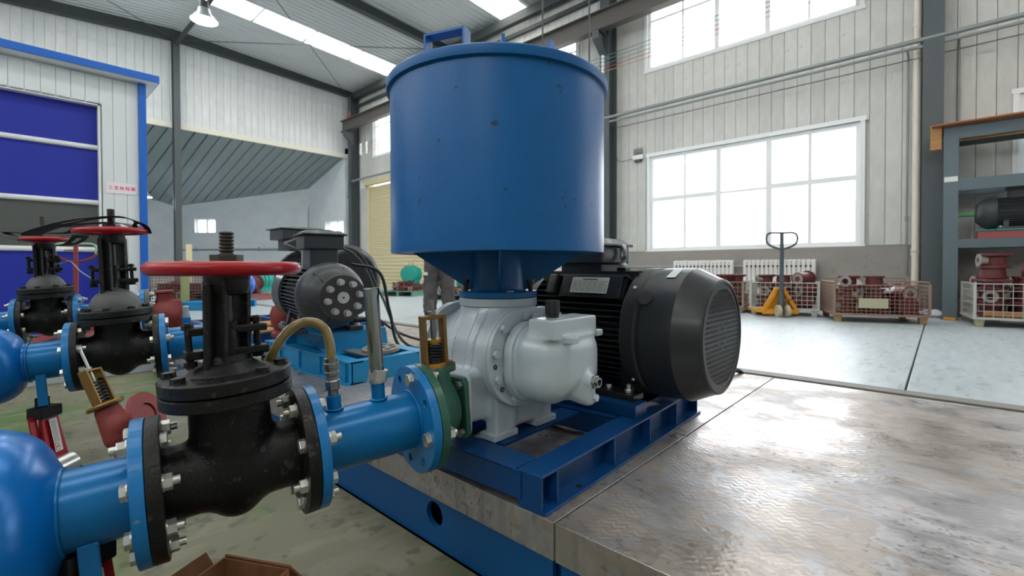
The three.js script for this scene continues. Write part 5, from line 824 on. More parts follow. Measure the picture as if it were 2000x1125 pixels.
// castings used in the cages and on the pallets
function castProto(kind) {
  const t = new THREE.Group(); t.name = 'proto';
  if (kind === 0) { mesh('body', LA([[0, 0], [0.13, 0], [0.13, 0.025], [0.08, 0.04], [0.085, 0.12], [0.13, 0.14], [0.13, 0.165], [0.06, 0.165], [0.06, 0.1], [0, 0.1]], 'y', 0, 0, 0, 22), M.castRed, t); mesh('side_port', LA([[0.03, 0], [0.055, 0], [0.055, 0.05], [0.075, 0.06], [0.075, 0.075], [0.04, 0.075], [0.04, 0.02]], 'x', 0.075, 0.085, 0, 16), M.castGrey, t); }
  if (kind === 1) { mesh('body', [B(0.3, 0.03, 0.2, 0, 0.015, 0, 0, 0, 0, 0.008), LA([[0, 0.02], [0.09, 0.02], [0.1, 0.08], [0.09, 0.14], [0.05, 0.15], [0.05, 0.1], [0, 0.1]], 'y', 0, 0, 0, 20)], M.castRed, t); mesh('rim', LA([[0.05, 0.14], [0.12, 0.14], [0.12, 0.16], [0.05, 0.16]], 'y', 0, 0, 0, 20), M.castRed, t); }
  if (kind === 2) { mesh('body', [LA([[0, -0.12], [0.1, -0.12], [0.1, 0.12], [0, 0.12]], 'x', 0, 0.1, 0, 20), LA([[0, -0.14], [0.12, -0.14], [0.12, -0.115], [0, -0.115]], 'x', 0, 0.11, 0, 20)], M.castRed, t); mesh('machined_face', LA([[0.04, 0.12], [0.085, 0.12], [0.085, 0.125], [0.04, 0.125]], 'x', 0, 0.1, 0, 20), M.castGrey, t); }
  return t;
}
M.castRed = mat('#5e2627', 0.55, { bumpMap: N.cast, bumpScale: 0.001 }); M.castGrey = mat('#8d8682', 0.5); M.bag = mat('#dfe4ea', 0.35);
const protos = [0, 1, 2].map(castProto);
function addCast(k, p, ry, label, group, s = 1) { const c = protos[k].clone(); c.name = numbered('pump_casting'); c.position.set(...p); c.rotation.y = ry; c.scale.setScalar(s); scene.add(c); return tag(c, label, 'casting', group); }
function cage(p, ry, W, D, H, hi, wire, label, o = {}) {        // W along local x, D along z (front at z = 0, going back)
  const t = thing('wire_cage', label, 'cage', p, ry, 'wire mesh stacking cages'), y0 = 0.11, step = o.step ?? 0.07, r = 0.004;
  const side = (name, a, b, h) => {
    const g = [], L = Math.hypot(b[0] - a[0], b[1] - a[1]), n = Math.round(L / step), m = Math.round((h - y0) / step);
    for (let i = 0; i <= n; i++) { const q = i / n, x = a[0] + (b[0] - a[0]) * q, z = a[1] + (b[1] - a[1]) * q; g.push(bar([x, y0, z], [x, h, z], r, 5)); }
    for (let i = 0; i <= m; i++) { const y = y0 + (h - y0) * i / m; g.push(bar([a[0], y, a[1]], [b[0], y, b[1]], i === m || i === 0 ? r * 1.8 : r, 4)); }
    mesh(name, g, wire, t);
  };
  side('front_mesh', [0, 0], [W, 0], H); side('back_mesh', [0, -D], [W, -D], hi); side('side_mesh', [0, 0], [0, -D], (H + hi) / 2); side('side_mesh', [W, 0], [W, -D], (H + hi) / 2);
  for (const [x, z] of [[0, 0], [W, 0], [0, -D], [W, -D]]) { mesh('corner_post', B(0.03, H - y0 + 0.03, 0.03, x, (H + y0) / 2, z), o.post ?? wire, t); mesh('leg', mv(EX([[-0.035, 0], [0.035, 0], [0.05, 0.1], [-0.05, 0.1]], 0.07, 0.006), x + (x ? -0.05 : 0.05), 0, z - (z ? -0.02 : 0.09)), o.leg ?? wire, t); }
  mesh('base', [B(W + 0.02, 0.03, 0.04, W / 2, y0 - 0.005, 0), B(W + 0.02, 0.03, 0.04, W / 2, y0 - 0.005, -D), B(0.04, 0.03, D, 0, y0 - 0.005, -D / 2), B(0.04, 0.03, D, W, y0 - 0.005, -D / 2), B(W, 0.008, D, W / 2, y0 - 0.012, -D / 2)], wire, t);
  if (o.board) mesh('board', B(o.board[2], o.board[3], 0.01, o.board[0], o.board[1], 0.012), o.board[4] ?? mat('#a9a58c', 0.7), t);
  const M4 = new THREE.Matrix4().makeRotationY(ry).setPosition(...p);
  t.userData.put = undefined; return (x, y, z) => V(x, y, z).applyMatrix4(M4).toArray();
}
{
  const fill = (at, W, D, y, n, who, group) => { for (let i = 0; i < n; i++) { const k = i % 3, layer = Math.floor(i / 6), j = i % 6, x = (0.5 + (j % 3)) / 3 * (W - 0.12) + 0.06, z = -(0.5 + Math.floor(j / 3)) / 2 * (D - 0.12) - 0.05; addCast(k, at(x + rr(-0.02, 0.02), y + layer * 0.175, z), rr(0, 6), 'red casting, ' + ['bottom', 'middle', 'top'][layer] + ' layer, ' + (j < 3 ? 'front' : 'back') + ' ' + ['left', 'centre', 'right'][j % 3] + ', ' + who, group); } };
  // cage behind the pallet truck: front face turned towards the hall (local x along +z)
  let at = cage([8.06, 0, -2.24], -PI / 2 + 0.15, 0.9, 0.72, 0.5, 0.5, M.greyWire, 'grey wire mesh cage of red castings behind the yellow pallet truck');
  fill(at, 0.9, 0.72, 0.11, 15, 'in the grey wire cage', 'castings in the grey cage');
  at = cage([7.68, 0, -1.08], -PI / 2 + 0.33, 1.02, 0.85, 0.5, 0.58, M.rustWire, 'rusty wire cage with a blank board, right of the pallet truck', { board: [0.43, 0.26, 0.32, 0.13], step: 0.052, leg: mat('#9c7a52', 0.6) });
  fill(at, 1.02, 0.85, 0.11, 14, 'in the rusty wire cage', 'castings in the rusty cage');
  tag(mesh('plastic_bag', sdfMesh([-0.4, -0.1, -0.2], [0.4, 0.16, 0.2], 0.02, (x, y, z) => { const w = 0.03 * Math.sin(x * 21 + z * 9) + 0.02 * Math.sin(z * 31 - x * 13); return Math.min(sEll(x + 0.16, y - w, z, 0.16, 0.12, 0.12), sEll(x - 0.12, y + 0.05 - w, z, 0.25, 0.05, 0.14)); }), M.bag, scene), 'crumpled white plastic sheet on the castings in the rusty cage', 'plastic sheet').position.set(...at(0.42, 0.47, -0.35)); scene.children.at(-1).rotation.y = -1.3;
  tag(mesh('green_tray', B(0.24, 0.03, 0.18, 0, 0, 0, 0, 0, 0, 0.005), mat('#7f9a6a', 0.6), scene), 'flat green tray lying on top of the load in the rusty cage', 'tray').position.set(...at(0.52, 0.5, -0.5));
  at = cage([8.17, 0, 0.3], -PI / 2 + 0.12, 1.0, 0.8, 0.53, 0.53, M.greyWire, 'pale wire cage piled high with red castings under the steel rack', { board: [0.62, 0.37, 0.2, 0.15], step: 0.085, leg: mat('#a39b78', 0.6) });
  fill(at, 1, 0.8, 0.11, 18, 'in the pale cage under the rack', 'castings in the rack cage');
  addCast(1, at(0.2, 0.55, -0.25), 0.3, 'red casting with a round port, lower left of the pile under the rack', undefined, 1.25); addCast(0, at(0.24, 0.72, -0.3), 1.8, 'red flanged casting, topmost of the pile under the rack', undefined, 1.15); addCast(2, at(0.62, 0.58, -0.3), 1.2, 'red round casting on top of the pile, right of the topmost flanged one', undefined, 1.1);
  tag(mesh('board_strip', B(0.04, 0.06, 0.8, 0, 0, 0), M.wood, scene), 'strip of orange brown wood lying inside the pale wire cage', 'board').position.set(...at(0.5, 0.16, -0.06)); 
  at = cage([8.0, 0, -3.36], -PI / 2 + 0.1, 1.0, 0.75, 0.5, 0.5, mat('#8a7a6a', 0.6), 'brown wire cage partly hidden behind the motor fan grille', { step: 0.08 });
  fill(at, 1, 0.75, 0.11, 12, 'in the cage behind the fan grille', 'castings in the brown cage');
  [[0.15, -0.1], [0.4, -0.15], [0.7, -0.1], [0.88, -0.2]].forEach(([x, z], i) => addCast(0, at(x, 0.46, z), 1, ['first', 'second', 'third', 'last'][i] + ' casting from the left heaped above the rim of the cage behind the grille', 'castings heaped in the brown cage'));
}
// hand pallet truck
function palletTruck(p, ry, label, o = {}) {
  const t = thing('pallet_truck', label, 'pallet truck', p, ry), ym = o.body ?? M.yellow, hm = o.handle ?? mat('#46535a', 0.5), tilt = o.tilt ?? 0;
  mesh('head_frame', [flat([-0.25, 0.06, 0.0], [-0.045, 0.42, 0], 0.05, 0.05, V(1, 0, 0)), flat([0.25, 0.06, 0], [0.045, 0.42, 0], 0.05, 0.05, V(1, 0, 0)), B(0.5, 0.07, 0.03, 0, 0.075, 0.02), mv(EX([[-0.22, 0.1], [0.22, 0.1], [0.08, 0.38], [-0.08, 0.38]], 0.02), 0, 0, -0.05), B(0.14, 0.03, 0.1, 0, 0.42, -0.01, 0, 0, 0, 0.006)], ym, t);
  for (const s of [-1, 1]) mesh('fork', [B(0.16, 0.05, 1.1, s * 0.19, 0.075, -0.6, 0, 0, 0, 0.006)], ym, t);
  for (const s of [-1, 1]) mesh('wheel', LA([[0.01, -0.025], [0.085, -0.025], [0.09, -0.018], [0.09, 0.018], [0.085, 0.025], [0.01, 0.025]], 'x', s * 0.06, 0.09, 0.1, 28), mat('#b0a690', 0.5), t);
  mesh('pump', [CY(0.035, 0.035, 0.28, 0, 0.28, 0.06), CY(0.05, 0.05, 0.08, 0, 0.2, 0.06), B(0.1, 0.02, 0.04, 0.08, 0.26, 0.08)], M.column, t);
  const h = mesh('handle', [flat([0, 0.36, 0.06], [0, 1.02, 0.06 + tilt * 0.6], 0.05, 0.035, V(1, 0, 0)), flat([0, 1.0, 0.06 + tilt * 0.58], [0, 1.24, 0.06 + tilt], 0.045, 0.03, V(1, 0, 0)),
    TU([[0, 1.0, 0.06 + tilt * 0.6], [-0.17, 1.07, 0.06 + tilt * 0.7], [-0.21, 1.12, 0.06 + tilt * 0.75], [-0.215, 1.2, 0.06 + tilt * 0.9], [-0.18, 1.245, 0.06 + tilt], [0, 1.25, 0.06 + tilt], [0.18, 1.245, 0.06 + tilt], [0.215, 1.2, 0.06 + tilt * 0.9], [0.21, 1.12, 0.06 + tilt * 0.75], [0.17, 1.07, 0.06 + tilt * 0.7], [0, 1.0, 0.06 + tilt * 0.6]], 0.0155, 80, 10)], hm, t);
  mesh('lever', bar([0, 1.17, 0.06 + tilt * 0.9], [0.12, 1.165, 0.06 + tilt * 0.9], 0.007), hm, h);
  return t;
}
palletTruck([7.93, 0, -1.8], -0.95, 'yellow hand pallet truck with a grey loop handle before the windows');
{ const t = palletTruck([0.56, -0.004, -6.98], PI - 0.3, 'red hand pallet truck with a worn green loop handle before the booth', { body: M.redDull, handle: M.redDull, tilt: 0.05 }); t.scale.setScalar(0.82);
  mesh('green_grip', TU([[-0.21, 1.12, 0.098], [-0.217, 1.2, 0.105], [-0.18, 1.247, 0.11], [0, 1.252, 0.11], [0.18, 1.247, 0.11], [0.217, 1.2, 0.105], [0.21, 1.12, 0.098]], 0.0165, 60, 10), mat('#8fbf9f', 0.6), t); }
// steel rack with a spare motor
{
  const t = thing('steel_rack', 'grey steel heavy rack with rusty top at the right edge', 'rack', [8.95, 0, 0.08]), g = mat('#56646a', 0.5), W = 2.2, D = 0.5;
  const post = (x, z) => { mesh('post', [B(0.012, 2.68, 0.155, x, 1.34, z), B(0.012, 2.68, 0.155, x + 0.12, 1.34, z), B(0.12, 2.68, 0.01, x + 0.06, 1.34, z), B(0.02, 0.02, 0.2, x, 0.01, z)], g, t); mesh('base_pad', B(0.1, 0.035, 0.12, x - 0.03, 0.018, z, 0, 0, 0, 0.005), M.yellow, t); };
  post(0, 0); post(D, 0); post(0, W); post(D, W);
  for (const [y, h] of [[1.87, 0.16], [1.05, 0.1]]) for (const x of [0.0, D + 0.11]) mesh('shelf_beam', [B(0.01, h, W - 0.16, x + 0.004, y, W / 2), B(0.06, 0.011, W - 0.16, x + 0.034, y + h / 2 - 0.006, W / 2), B(0.06, 0.011, W - 0.16, x + 0.034, y - h / 2 + 0.006, W / 2)], g, t);
  mesh('shelf_plate', B(D, 0.02, W, D / 2, 1.11, W / 2), g, t);
  mesh('top_beam', [B(0.01, 0.17, W - 0.16, 0.004, 2.59, W / 2), B(0.01, 0.17, W - 0.16, D + 0.116, 2.59, W / 2)], g, t); mesh('top_beam', [B(0.1, 0.18, W, 0.3, 2.62, W / 2)], M.wood, t);
  mesh('top_sheet', B(D + 0.3, 0.02, W + 0.3, D / 2, 2.7, W / 2 - 0.05), mat('#9a5f3b', 0.7), t);
  mesh('wood_block', B(0.14, 0.34, 0.12, 0.05, 2.56, -0.16), M.wood, t);
  mesh('paper_tag', B(0.002, 0.07, 0.14, -0.0075, 1.955, 0), M.label, t);
  const m = thing('spare_motor', 'dark finned motor with a green shaft lying on the rack shelf', 'motor', [9.2, 1.24, 0.52], PI);
  finMotor(m, 0.23, 0.22, 0.5, { mat: M.motorFar }); mesh('shaft', [CY(0.03, 0.03, 0.2, 0, 0.23, 0.28, 'z')], mat('#4f9a5c', 0.4), m); 
  const b = thing('steel_sled', 'green and red steel base frame under the spare motor on the rack', 'frame', [9.2, 1.12, 0.35]); mesh('rail', B(0.06, 0.11, 0.9, -0.2, 0.055, 0.45, 0, 0, 0, 0.004), mat('#8f4a48', 0.6), b); mesh('rail', B(0.06, 0.11, 0.9, 0.2, 0.055, 0.45, 0, 0, 0, 0.004), mat('#8f4a48', 0.6), b); mesh('top_plate', B(0.5, 0.012, 0.9, 0, 0.114, 0.45), M.teal, b);
  const s = thing('red_bench', 'small dark red steel bench against the grey dado right of the column', 'bench', [9.25, 0, 0.3]); mesh('top', B(0.3, 0.06, 0.4, 0, 0.22, 0.1), M.redDull, s); for (const z of [-0.06, 0.26]) mesh('leg', B(0.28, 0.2, 0.05, 0, 0.1, z), M.redDull, s); mesh('sheet', B(0.3, 0.012, 0.42, 0, 0.256, 0.1), M.label, s);
  tag(mesh('floor_sheet', sdfMesh([-0.25, -0.01, -0.2], [0.25, 0.12, 0.2], 0.02, (x, y, z) => sEll(x, y - 0.03 + 0.02 * Math.sin(x * 30) * Math.sin(z * 25), z, 0.2, 0.06, 0.16)), M.bag, scene), 'crumpled white plastic lying on the floor at the column foot', 'plastic sheet').position.set(9.4, 0.01, -0.12);
}
// pallets, green blowers and castings in the far hall
M.palletGreen = mat('#5f8f7d', 0.6);
function pallet(p, ry, m, label) { const t = thing('pallet', label, 'pallet', p, ry, 'flat pallets on the far floor'); for (let i = 0; i < 6; i++) mesh('deck_board', B(0.14, 0.02, 1.0, -0.45 + i * 0.18, 0.13, 0), m, t); for (const z of [-0.45, 0, 0.45]) mesh('runner', B(1.04, 0.1, 0.07, 0, 0.065, z), m, t); for (const z of [-0.45, 0, 0.45]) mesh('bottom_board', B(1.04, 0.016, 0.1, 0, 0.008, z), m, t); return t; }
function gBlower(p, ry, label, m = M.teal, s = 1) {
  const t = thing('spare_blower', label, 'blower', p, ry, 'painted blowers waiting in the far hall'); t.scale.setScalar(s);
  mesh('casing', sdfMesh([-0.36, -0.01, -0.3], [0.36, 0.52, 0.3], 0.022, (x, y, z) => smax(smin(sCyl(Math.hypot(z, y - 0.26), x, 0.21, 0.24, 0.02), smin(sBox(x, y - 0.12, z, 0.2, 0.12, 0.16, 0.02), sBox(x - 0.26, y - 0.26, z, 0.06, 0.16, 0.16, 0.05), 0.03), 0.04), -y, 0.01)), m, t);
  for (const x of [-0.2, -0.1, 0, 0.1]) mesh('rib', LA([[0.2, -0.012], [0.225, -0.012], [0.225, 0.012], [0.2, 0.012]], 'x', x, 0.26, 0, 32), m, t);
  for (const x of [-0.15, 0.12]) mesh('eye_bolt', [mv(new THREE.TorusGeometry(0.035, 0.009, 8, 20), x, 0.52, 0), CY(0.014, 0.014, 0.05, x, 0.47, 0)], M.galv, t);
  mesh('port', LA([[0.05, 0], [0.09, 0], [0.09, 0.02], [0.05, 0.02]], 'x', 0.32, 0.26, 0, 24), M.label, t); mesh('port_hole', CY(0.05, 0.05, 0.004, 0.325, 0.26, 0, 'x', 20), M.hole, t);
  return t;
}
{
  const A = [7.55, 0, -10.75], ra = 0.4; pallet(A, ra, M.palletGreen, 'green pallet of small red castings before the roller door, left of the standing man');
  for (let i = 0; i < 28; i++) { const c = V((i % 7 - 3) * 0.14, 0.14 + (i > 20 ? 0.12 : 0), (Math.floor(i / 7) % 3 - 1) * 0.24 + 0.1).applyAxisAngle(V(0, 1, 0), ra); addCast(i % 3, [A[0] + c.x, c.y, A[2] + c.z], rr(0, 6), (i > 20 ? 'upper' : ['rear', 'middle', 'front'][Math.floor(i / 7) % 3]) + ' row casting, ' + ['first', 'second', 'third', 'fourth', 'fifth', 'sixth', 'last'][i % 7] + ' from the left, on the pallet before the roller door', 'castings on the left green pallet', 0.62); }
  gBlower([8.35, 0.26, -11.7], 0.6, 'green ribbed blower with two eye bolts behind the pallet of castings', M.teal, 1.15); tag(mesh('machine_stand', B(0.9, 0.26, 0.6, 8.35, 0.13, -11.7, 0, 0.6, 0), M.column, scene), 'low dark stand under the green blower behind the pallet of castings', 'stand');
  const Bp = [7.45, 0, -8.4]; pallet(Bp, 0.2, M.palletGreen, 'green pallet right of the standing man, mostly hidden by the drum neck');
  for (let i = 0; i < 12; i++) addCast(i % 3, [Bp[0] - 0.36 + (i % 4) * 0.22, 0.14, Bp[2] - 0.3 + Math.floor(i / 4) * 0.26], rr(0, 6), ['rear', 'middle', 'front'][Math.floor(i / 4)] + ' row casting, ' + ['first', 'second', 'third', 'last'][i % 4] + ' from the left, on the pallet right of the man', 'castings on the right green pallet', 0.75);
  gBlower([8.3, 0.05, -9.0], -0.9, 'tall green blower between the standing man and the drum neck', M.teal, 1.5);
  gBlower([7.6, 0.18, -6.35], 0.5, 'green ribbed blower right of the drum neck, below the bare hand', M.teal, 1.3);
  const st = tag(mesh('machine_stand', B(0.8, 0.17, 0.6, 7.6, 0.085, -6.35), M.column, scene), 'low dark stand under the green blower right of the drum neck', 'stand');
  tag(mesh('drain_hose', TU([[9.0, 1.6, -6.9], [8.95, 1.3, -6.72], [8.9, 0.9, -6.75], [8.8, 0.5, -6.9], [8.7, 0.05, -7.0]], 0.04, 40, 10), mat('#3a5a58', 0.5), scene), 'dark teal hose hanging between the hand and the black motor', 'hose');
  const po = tag(mesh('notice_board', B(0.04, 1.05, 0.75, 9.66, 0.6, -11.2), M.cream, scene), 'cream notice board with red and orange print behind the standing man', 'board');
  plane('notice_print', 0.7, 1.0, canvasTex(140, 200, (g) => { g.fillStyle = '#dccfae'; g.fillRect(0, 0, 140, 200); g.fillStyle = '#c93a4a'; g.beginPath(); g.arc(60, 40, 22, 0, 7); g.fill(); g.fillStyle = '#e58a2e'; g.fillRect(70, 66, 55, 26); }), po, [9.636, 0.6, -11.2], [0, -PI / 2, 0]);
  // left background seen over the near handwheel
  let at = cage([1.97, 0, -11.25], -0.83, 1.05, 0.8, 0.62, 0.62, M.rustWire, 'wire cage of mixed parts seen below the near red handwheel', { step: 0.06 });
  for (let i = 0; i < 14; i++) addCast(i % 3, at(0.15 + (i % 5) * 0.21, 0.12 + Math.floor(i / 10) * 0.18, -0.15 - Math.floor(i / 5) % 2 * 0.3), rr(0, 6), ['front', 'rear', 'upper'][Math.floor(i / 5)] + ' row casting, ' + ['first', 'second', 'third', 'fourth', 'last'][i % 5] + ' from the left, in the far cage below the handwheel', 'castings in the far left cage');
  pallet([2.75, 0, -10.1], -0.83, M.skidLight, 'bright blue pallet on the floor before the far wire cage');
  pallet([4.15, 0, -12.3], 0.3, mat('#8e5a56', 0.6), 'dull red pallet under the red blower in the far hall');
  gBlower([4.15, 0.14, -12.3], 1.0 - PI, 'red blower with a white square port on a dull red pallet', M.castRed, 0.95);
  gBlower([4.75, 0.1, -13.6], 0.4, 'green blower farthest back, behind the red blower', M.teal, 1.2);
  const bd = thing('blue_drum', 'bright blue ribbed drum lying beside the red blower in the far hall', 'drum', [3.3, 0.42, -10.5], 0.5); mesh('shell', LA([[0, -0.2], [0.2, -0.2], [0.22, -0.18], [0.22, -0.1], [0.235, -0.09], [0.22, -0.08], [0.22, 0.08], [0.235, 0.09], [0.22, 0.1], [0.22, 0.18], [0.2, 0.2], [0, 0.2]], 'x'), mat('#2a6fd0', 0.4), bd); mesh('cradle', B(0.3, 0.22, 0.3, 0, -0.31, 0), M.column, bd);
  tag(mesh('olive_post', B(0.12, 0.9, 0.1, 2.35, 0.45, -10.4), mat('#8a8c5c', 0.6), scene), 'short olive square post standing before the far wire cage', 'post');
}
// ------------------------------------------------------------------ the two workers
function person(p, ry, o, label) {
  const t = thing('person', label, 'person', p, ry), J = o.J;
  const limb = (x, y, z, list) => { let d = 9; for (const [a, b, ra, rb] of list) d = smin(d, sCap(x, y, z, J[a], J[b], ra, rb), 0.03); return d; };
  const legs = [['hipL', 'kneeL', 0.082, 0.056], ['kneeL', 'ankL', 0.056, 0.036], ['hipR', 'kneeR', 0.082, 0.056], ['kneeR', 'ankR', 0.056, 0.036], ['ankL', 'toeL', 0.036, 0.03], ['ankR', 'toeR', 0.036, 0.03]];
  const arms = [['shL', 'elL', 0.05, 0.038], ['elL', 'wrL', 0.04, 0.026], ['shR', 'elR', 0.05, 0.038], ['elR', 'wrR', 0.04, 0.026]];
  const hands = (x, y, z) => { let d = 9; for (const s of ['L', 'R']) { const h = o.hand[s]; d = Math.min(d, h(x, y, z)); } return d; };
  const torso = (x, y, z, g) => smin(smin(sEll(x - J.pel[0], y - J.pel[1], z - J.pel[2], 0.165 + g, 0.13 + g, 0.115 + g), sCap(x, y, z, J.pel, J.chest, 0.12 + g, 0.13 + g), 0.06), smin(sEll(x - J.chest[0], y - J.chest[1], z - J.chest[2], 0.185 + g, 0.19 + g, 0.115 + g), sCap(x, y, z, J.shL, J.shR, 0.055 + g, 0.055 + g), 0.06), 0.06);
  const head = (x, y, z) => { const [a, b, c] = J.head, X = x - a, Y = y - b, Z = z - c; let d = smin(sEll(X, Y, Z - 0.005, 0.075, 0.115, 0.095), sEll(X, Y + 0.07, Z - 0.03, 0.05, 0.055, 0.06), 0.03); d = smin(d, sCap(X, Y, Z, [0, 0.015, 0.095], [0, -0.02, 0.112], 0.009, 0.014), 0.012); for (const s of [-1, 1]) { d = smin(d, sEll(X - s * 0.077, Y, Z + 0.005, 0.012, 0.03, 0.02), 0.008); d = smax(d, -sEll(X - s * 0.03, Y - 0.008, Z - 0.105, 0.018, 0.011, 0.02), 0.008); } return smin(d, sEll(X, Y + 0.058, Z - 0.088, 0.026, 0.009, 0.016), 0.006); };
  const body = (x, y, z) => Math.min(smin(smin(limb(x, y, z, legs), torso(x, y, z, 0), 0.05), smin(limb(x, y, z, arms), smin(sCap(x, y, z, J.chest, J.neck, 0.07, 0.052), sCap(x, y, z, J.neck, J.head, 0.05, 0.048), 0.03), 0.04), 0.04), 9);
  const B0 = o.box, bodyG = sdfMesh([B0[0], -0.02, B0[2]], [B0[1], 1.6, B0[3]], 0.019, body);
  const parts = [bodyG, sdfMesh([J.head[0] - 0.12, J.head[1] - 0.16, J.head[2] - 0.14], [J.head[0] + 0.12, J.head[1] + 0.15, J.head[2] + 0.16], 0.007, (x, y, z) => smin(head(x, y, z), sCap(x, y, z, J.neck, J.head, 0.05, 0.048), 0.02))];
  for (const s of ['L', 'R']) { const w = J['wr' + s]; parts.push(sdfMesh(w.map((q) => q - 0.22), w.map((q) => q + 0.22), 0.0055, (x, y, z) => smin(o.hand[s](x, y, z), sCap(x, y, z, w, J['el' + s].map((q, i) => w[i] + (q - w[i]) * 0.25), 0.026, 0.029), 0.015))); }
  mesh('body', parts, M.skinTone, t);
  const wr = (x, y, z) => 0.006 * Math.sin(y * 42 + x * 15) * Math.sin(z * 30 + y * 11);
  mesh('trousers', sdfMesh([B0[0], 0.05, B0[2]], [B0[1], 1.08, B0[3]], 0.0125, (x, y, z) => smax(smax(smin(limb(x, y, z, [['hipL', 'kneeL', 0.118, 0.108], ['kneeL', 'ankL', 0.108, 0.1], ['hipR', 'kneeR', 0.118, 0.108], ['kneeR', 'ankR', 0.108, 0.1]]), sEll(x - J.pel[0], y - J.pel[1], z - J.pel[2], 0.18, 0.15, 0.135), 0.05) + wr(x, y, z), y - 1.02, 0.01), 0.075 - y, 0.01)), M.trousers, t);
  mesh('jacket', sdfMesh([B0[0], 0.6, B0[2]], [B0[1], 1.62, B0[3]], 0.016, (x, y, z) => smax(smin(torso(x, y, z, 0.025), limb(x, y, z, arms.map(([a, b, r, q]) => [a, b === 'wrL' || b === 'wrR' ? 'cu' + b[2] : b, r + 0.022, q + 0.02])), 0.05) + wr(x, y, z), y - J.neck[1] - 0.02, 0.01)), o.jacket, t);
  for (const s of ['L', 'R']) mesh('shoe', sdfMesh(J['ank' + s].map((q, i) => q - [0.2, 0.11, 0.24][i]), J['ank' + s].map((q, i) => q + [0.2, 0.12, 0.24][i]), 0.012, (x, y, z) => smax(smin(sCap(x, y, z, J['ank' + s], J['toe' + s], 0.052, 0.045), sCap(x, y, z, J['ank' + s], J['ank' + s].map((q, i) => q + [0, 0.06, 0][i]), 0.05, 0.05), 0.02), -y + 0.002, 0.004)), M.rubber, t);
  mesh('hair', sdfMesh([J.head[0] - 0.12, J.head[1] - 0.1, J.head[2] - 0.14], [J.head[0] + 0.12, J.head[1] + 0.15, J.head[2] + 0.14], 0.008, (x, y, z) => { const X = x - J.head[0], Y = y - J.head[1], Z = z - J.head[2]; return smax(sEll(X, Y - 0.006, Z + 0.006, 0.083, 0.122, 0.1), Math.max(-(Y - 0.04 + 0.9 * (0.06 - Math.max(0, -Z) * 1.1)) , Z - 0.075 + 0 * Y) , 0.01); }), M.hair, t);
  return t;
}
// a hand: palm, four curled fingers of different lengths and a thumb; d = direction of the fingers, n = palm normal, w = across towards the thumb
function makeHand(wr, d, n, w, curl) {
  const D = V(...d).normalize(), W = V(...w).addScaledVector(D, -V(...w).dot(D)).normalize(), Nn = V().crossVectors(D, W), O = V(...wr), P = (a, b, c) => O.clone().addScaledVector(D, a).addScaledVector(W, b).addScaledVector(Nn, c).toArray(), segs = [];
  [[0.026, 0.075], [0.009, 0.083], [-0.009, 0.078], [-0.026, 0.062]].forEach(([b, L], i) => { let a = 0.085 - Math.abs(b) * 0.15, c = 0, th = curl * 0.4; let p = P(a, b, c); for (const q of [0.45, 0.3, 0.25]) { th += curl * 0.5; a += L * q * Math.cos(th); c += L * q * Math.sin(th); const e = P(a, b * 1.08, c); segs.push([p, e, 0.0092 - i * 0.0003, 0.0082 - i * 0.0003]); p = e; } });
  segs.push([P(0.02, 0.03, 0.004), P(0.055, 0.052, 0.014), 0.0125, 0.0105], [P(0.055, 0.052, 0.014), P(0.088, 0.054, 0.028), 0.0105, 0.0085]);
  const palm = [[0.026, 0.012], [0.009, 0.013], [-0.009, 0.013], [-0.026, 0.012]].map(([b, r]) => [P(0.012, b * 0.7, 0), P(0.083, b, 0), r + 0.002, r]);
  return (x, y, z) => { if (Math.hypot(x - O.x, y - O.y, z - O.z) > 0.3) return 0.1; let d0 = 9; for (const s of palm) d0 = smin(d0, sCap(x, y, z, ...s), 0.012); for (const s of segs) d0 = smin(d0, sCap(x, y, z, ...s), 0.0035); return d0; };
}
const upper = { pel: [0, 0.96, 0], chest: [0, 1.27, 0.01], neck: [0, 1.46, 0.0], head: [0, 1.63, 0.035], shL: [0.19, 1.4, 0], shR: [-0.19, 1.4, 0] };
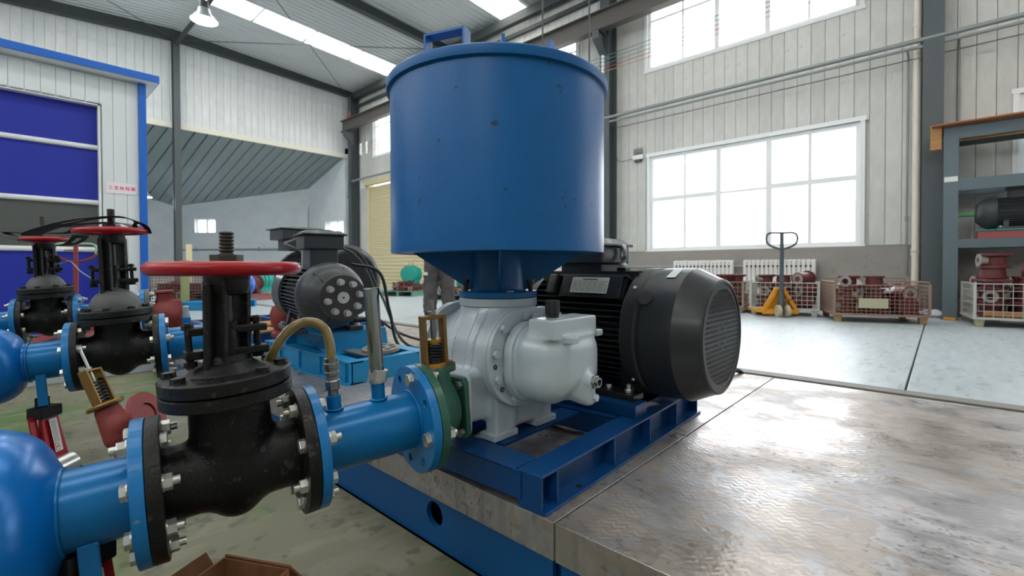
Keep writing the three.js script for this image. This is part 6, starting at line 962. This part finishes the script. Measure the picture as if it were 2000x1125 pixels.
{
  const J = { ...upper, hipL: [0.095, 0.92, 0], hipR: [-0.095, 0.92, 0], kneeL: [0.115, 0.5, 0.05], kneeR: [-0.13, 0.5, 0.0], ankL: [0.135, 0.08, -0.02], ankR: [-0.15, 0.08, -0.06], toeL: [0.16, 0.045, 0.13], toeR: [-0.2, 0.045, 0.08], elL: [0.25, 1.12, 0.0], wrL: [0.18, 1.1, 0.24], cuL: [0.195, 1.1, 0.2], elR: [-0.25, 1.12, 0.0], wrR: [-0.16, 1.12, 0.24], cuR: [-0.18, 1.12, 0.2] };
  const t = person([4.5, 0, -5.62], 2.6, { J, box: [-0.42, 0.42, -0.24, 0.36], jacket: mat('#5c5856', 0.9), hand: { L: makeHand(J.wrL, [-0.2, 0, 1], [0, -1, 0], [-1, 0, 0], 0.9), R: makeHand(J.wrR, [0.2, 0, 1], [0, -1, 0], [1, 0, 0], 0.9) } }, 'worker in loose grey trousers and dark shoes standing behind the drum');
  mesh('trouser_patch', B(0.09, 0.045, 0.008, 0.0, 0, 0, 0, 0, 0, 0.003), M.label, t).position.set(0.2, 0.66, -0.06); t.children.at(-1).rotation.y = 2.1;
}
{
  const J = { ...upper, hipL: [0.095, 0.92, 0], hipR: [-0.095, 0.92, 0], kneeL: [0.1, 0.5, 0.03], kneeR: [-0.1, 0.5, 0.03], ankL: [0.105, 0.08, -0.02], ankR: [-0.105, 0.08, -0.02], toeL: [0.12, 0.045, 0.14], toeR: [-0.12, 0.045, 0.14], elL: [0.36, 1.15, 0.06], wrL: [0.56, 0.86, 0.14], cuL: [0.545, 0.885, 0.134], elR: [-0.25, 1.12, 0.0], wrR: [-0.16, 1.12, 0.24], cuR: [-0.18, 1.12, 0.2] };
  person([5.5, 0, -5.13], -0.72, { J, box: [-0.42, 0.66, -0.24, 0.36], jacket: mat('#77706a', 0.9), hand: { L: makeHand(J.wrL, [0.35, -0.85, 0.3], [0, 0, 1], [0, 0, 1], 0.8), R: makeHand(J.wrR, [0.2, 0, 1], [0, -1, 0], [1, 0, 0], 0.9) } }, 'worker hidden behind the drum neck, reaching a bare hand to the right');
}
renderer.render(scene, camera);
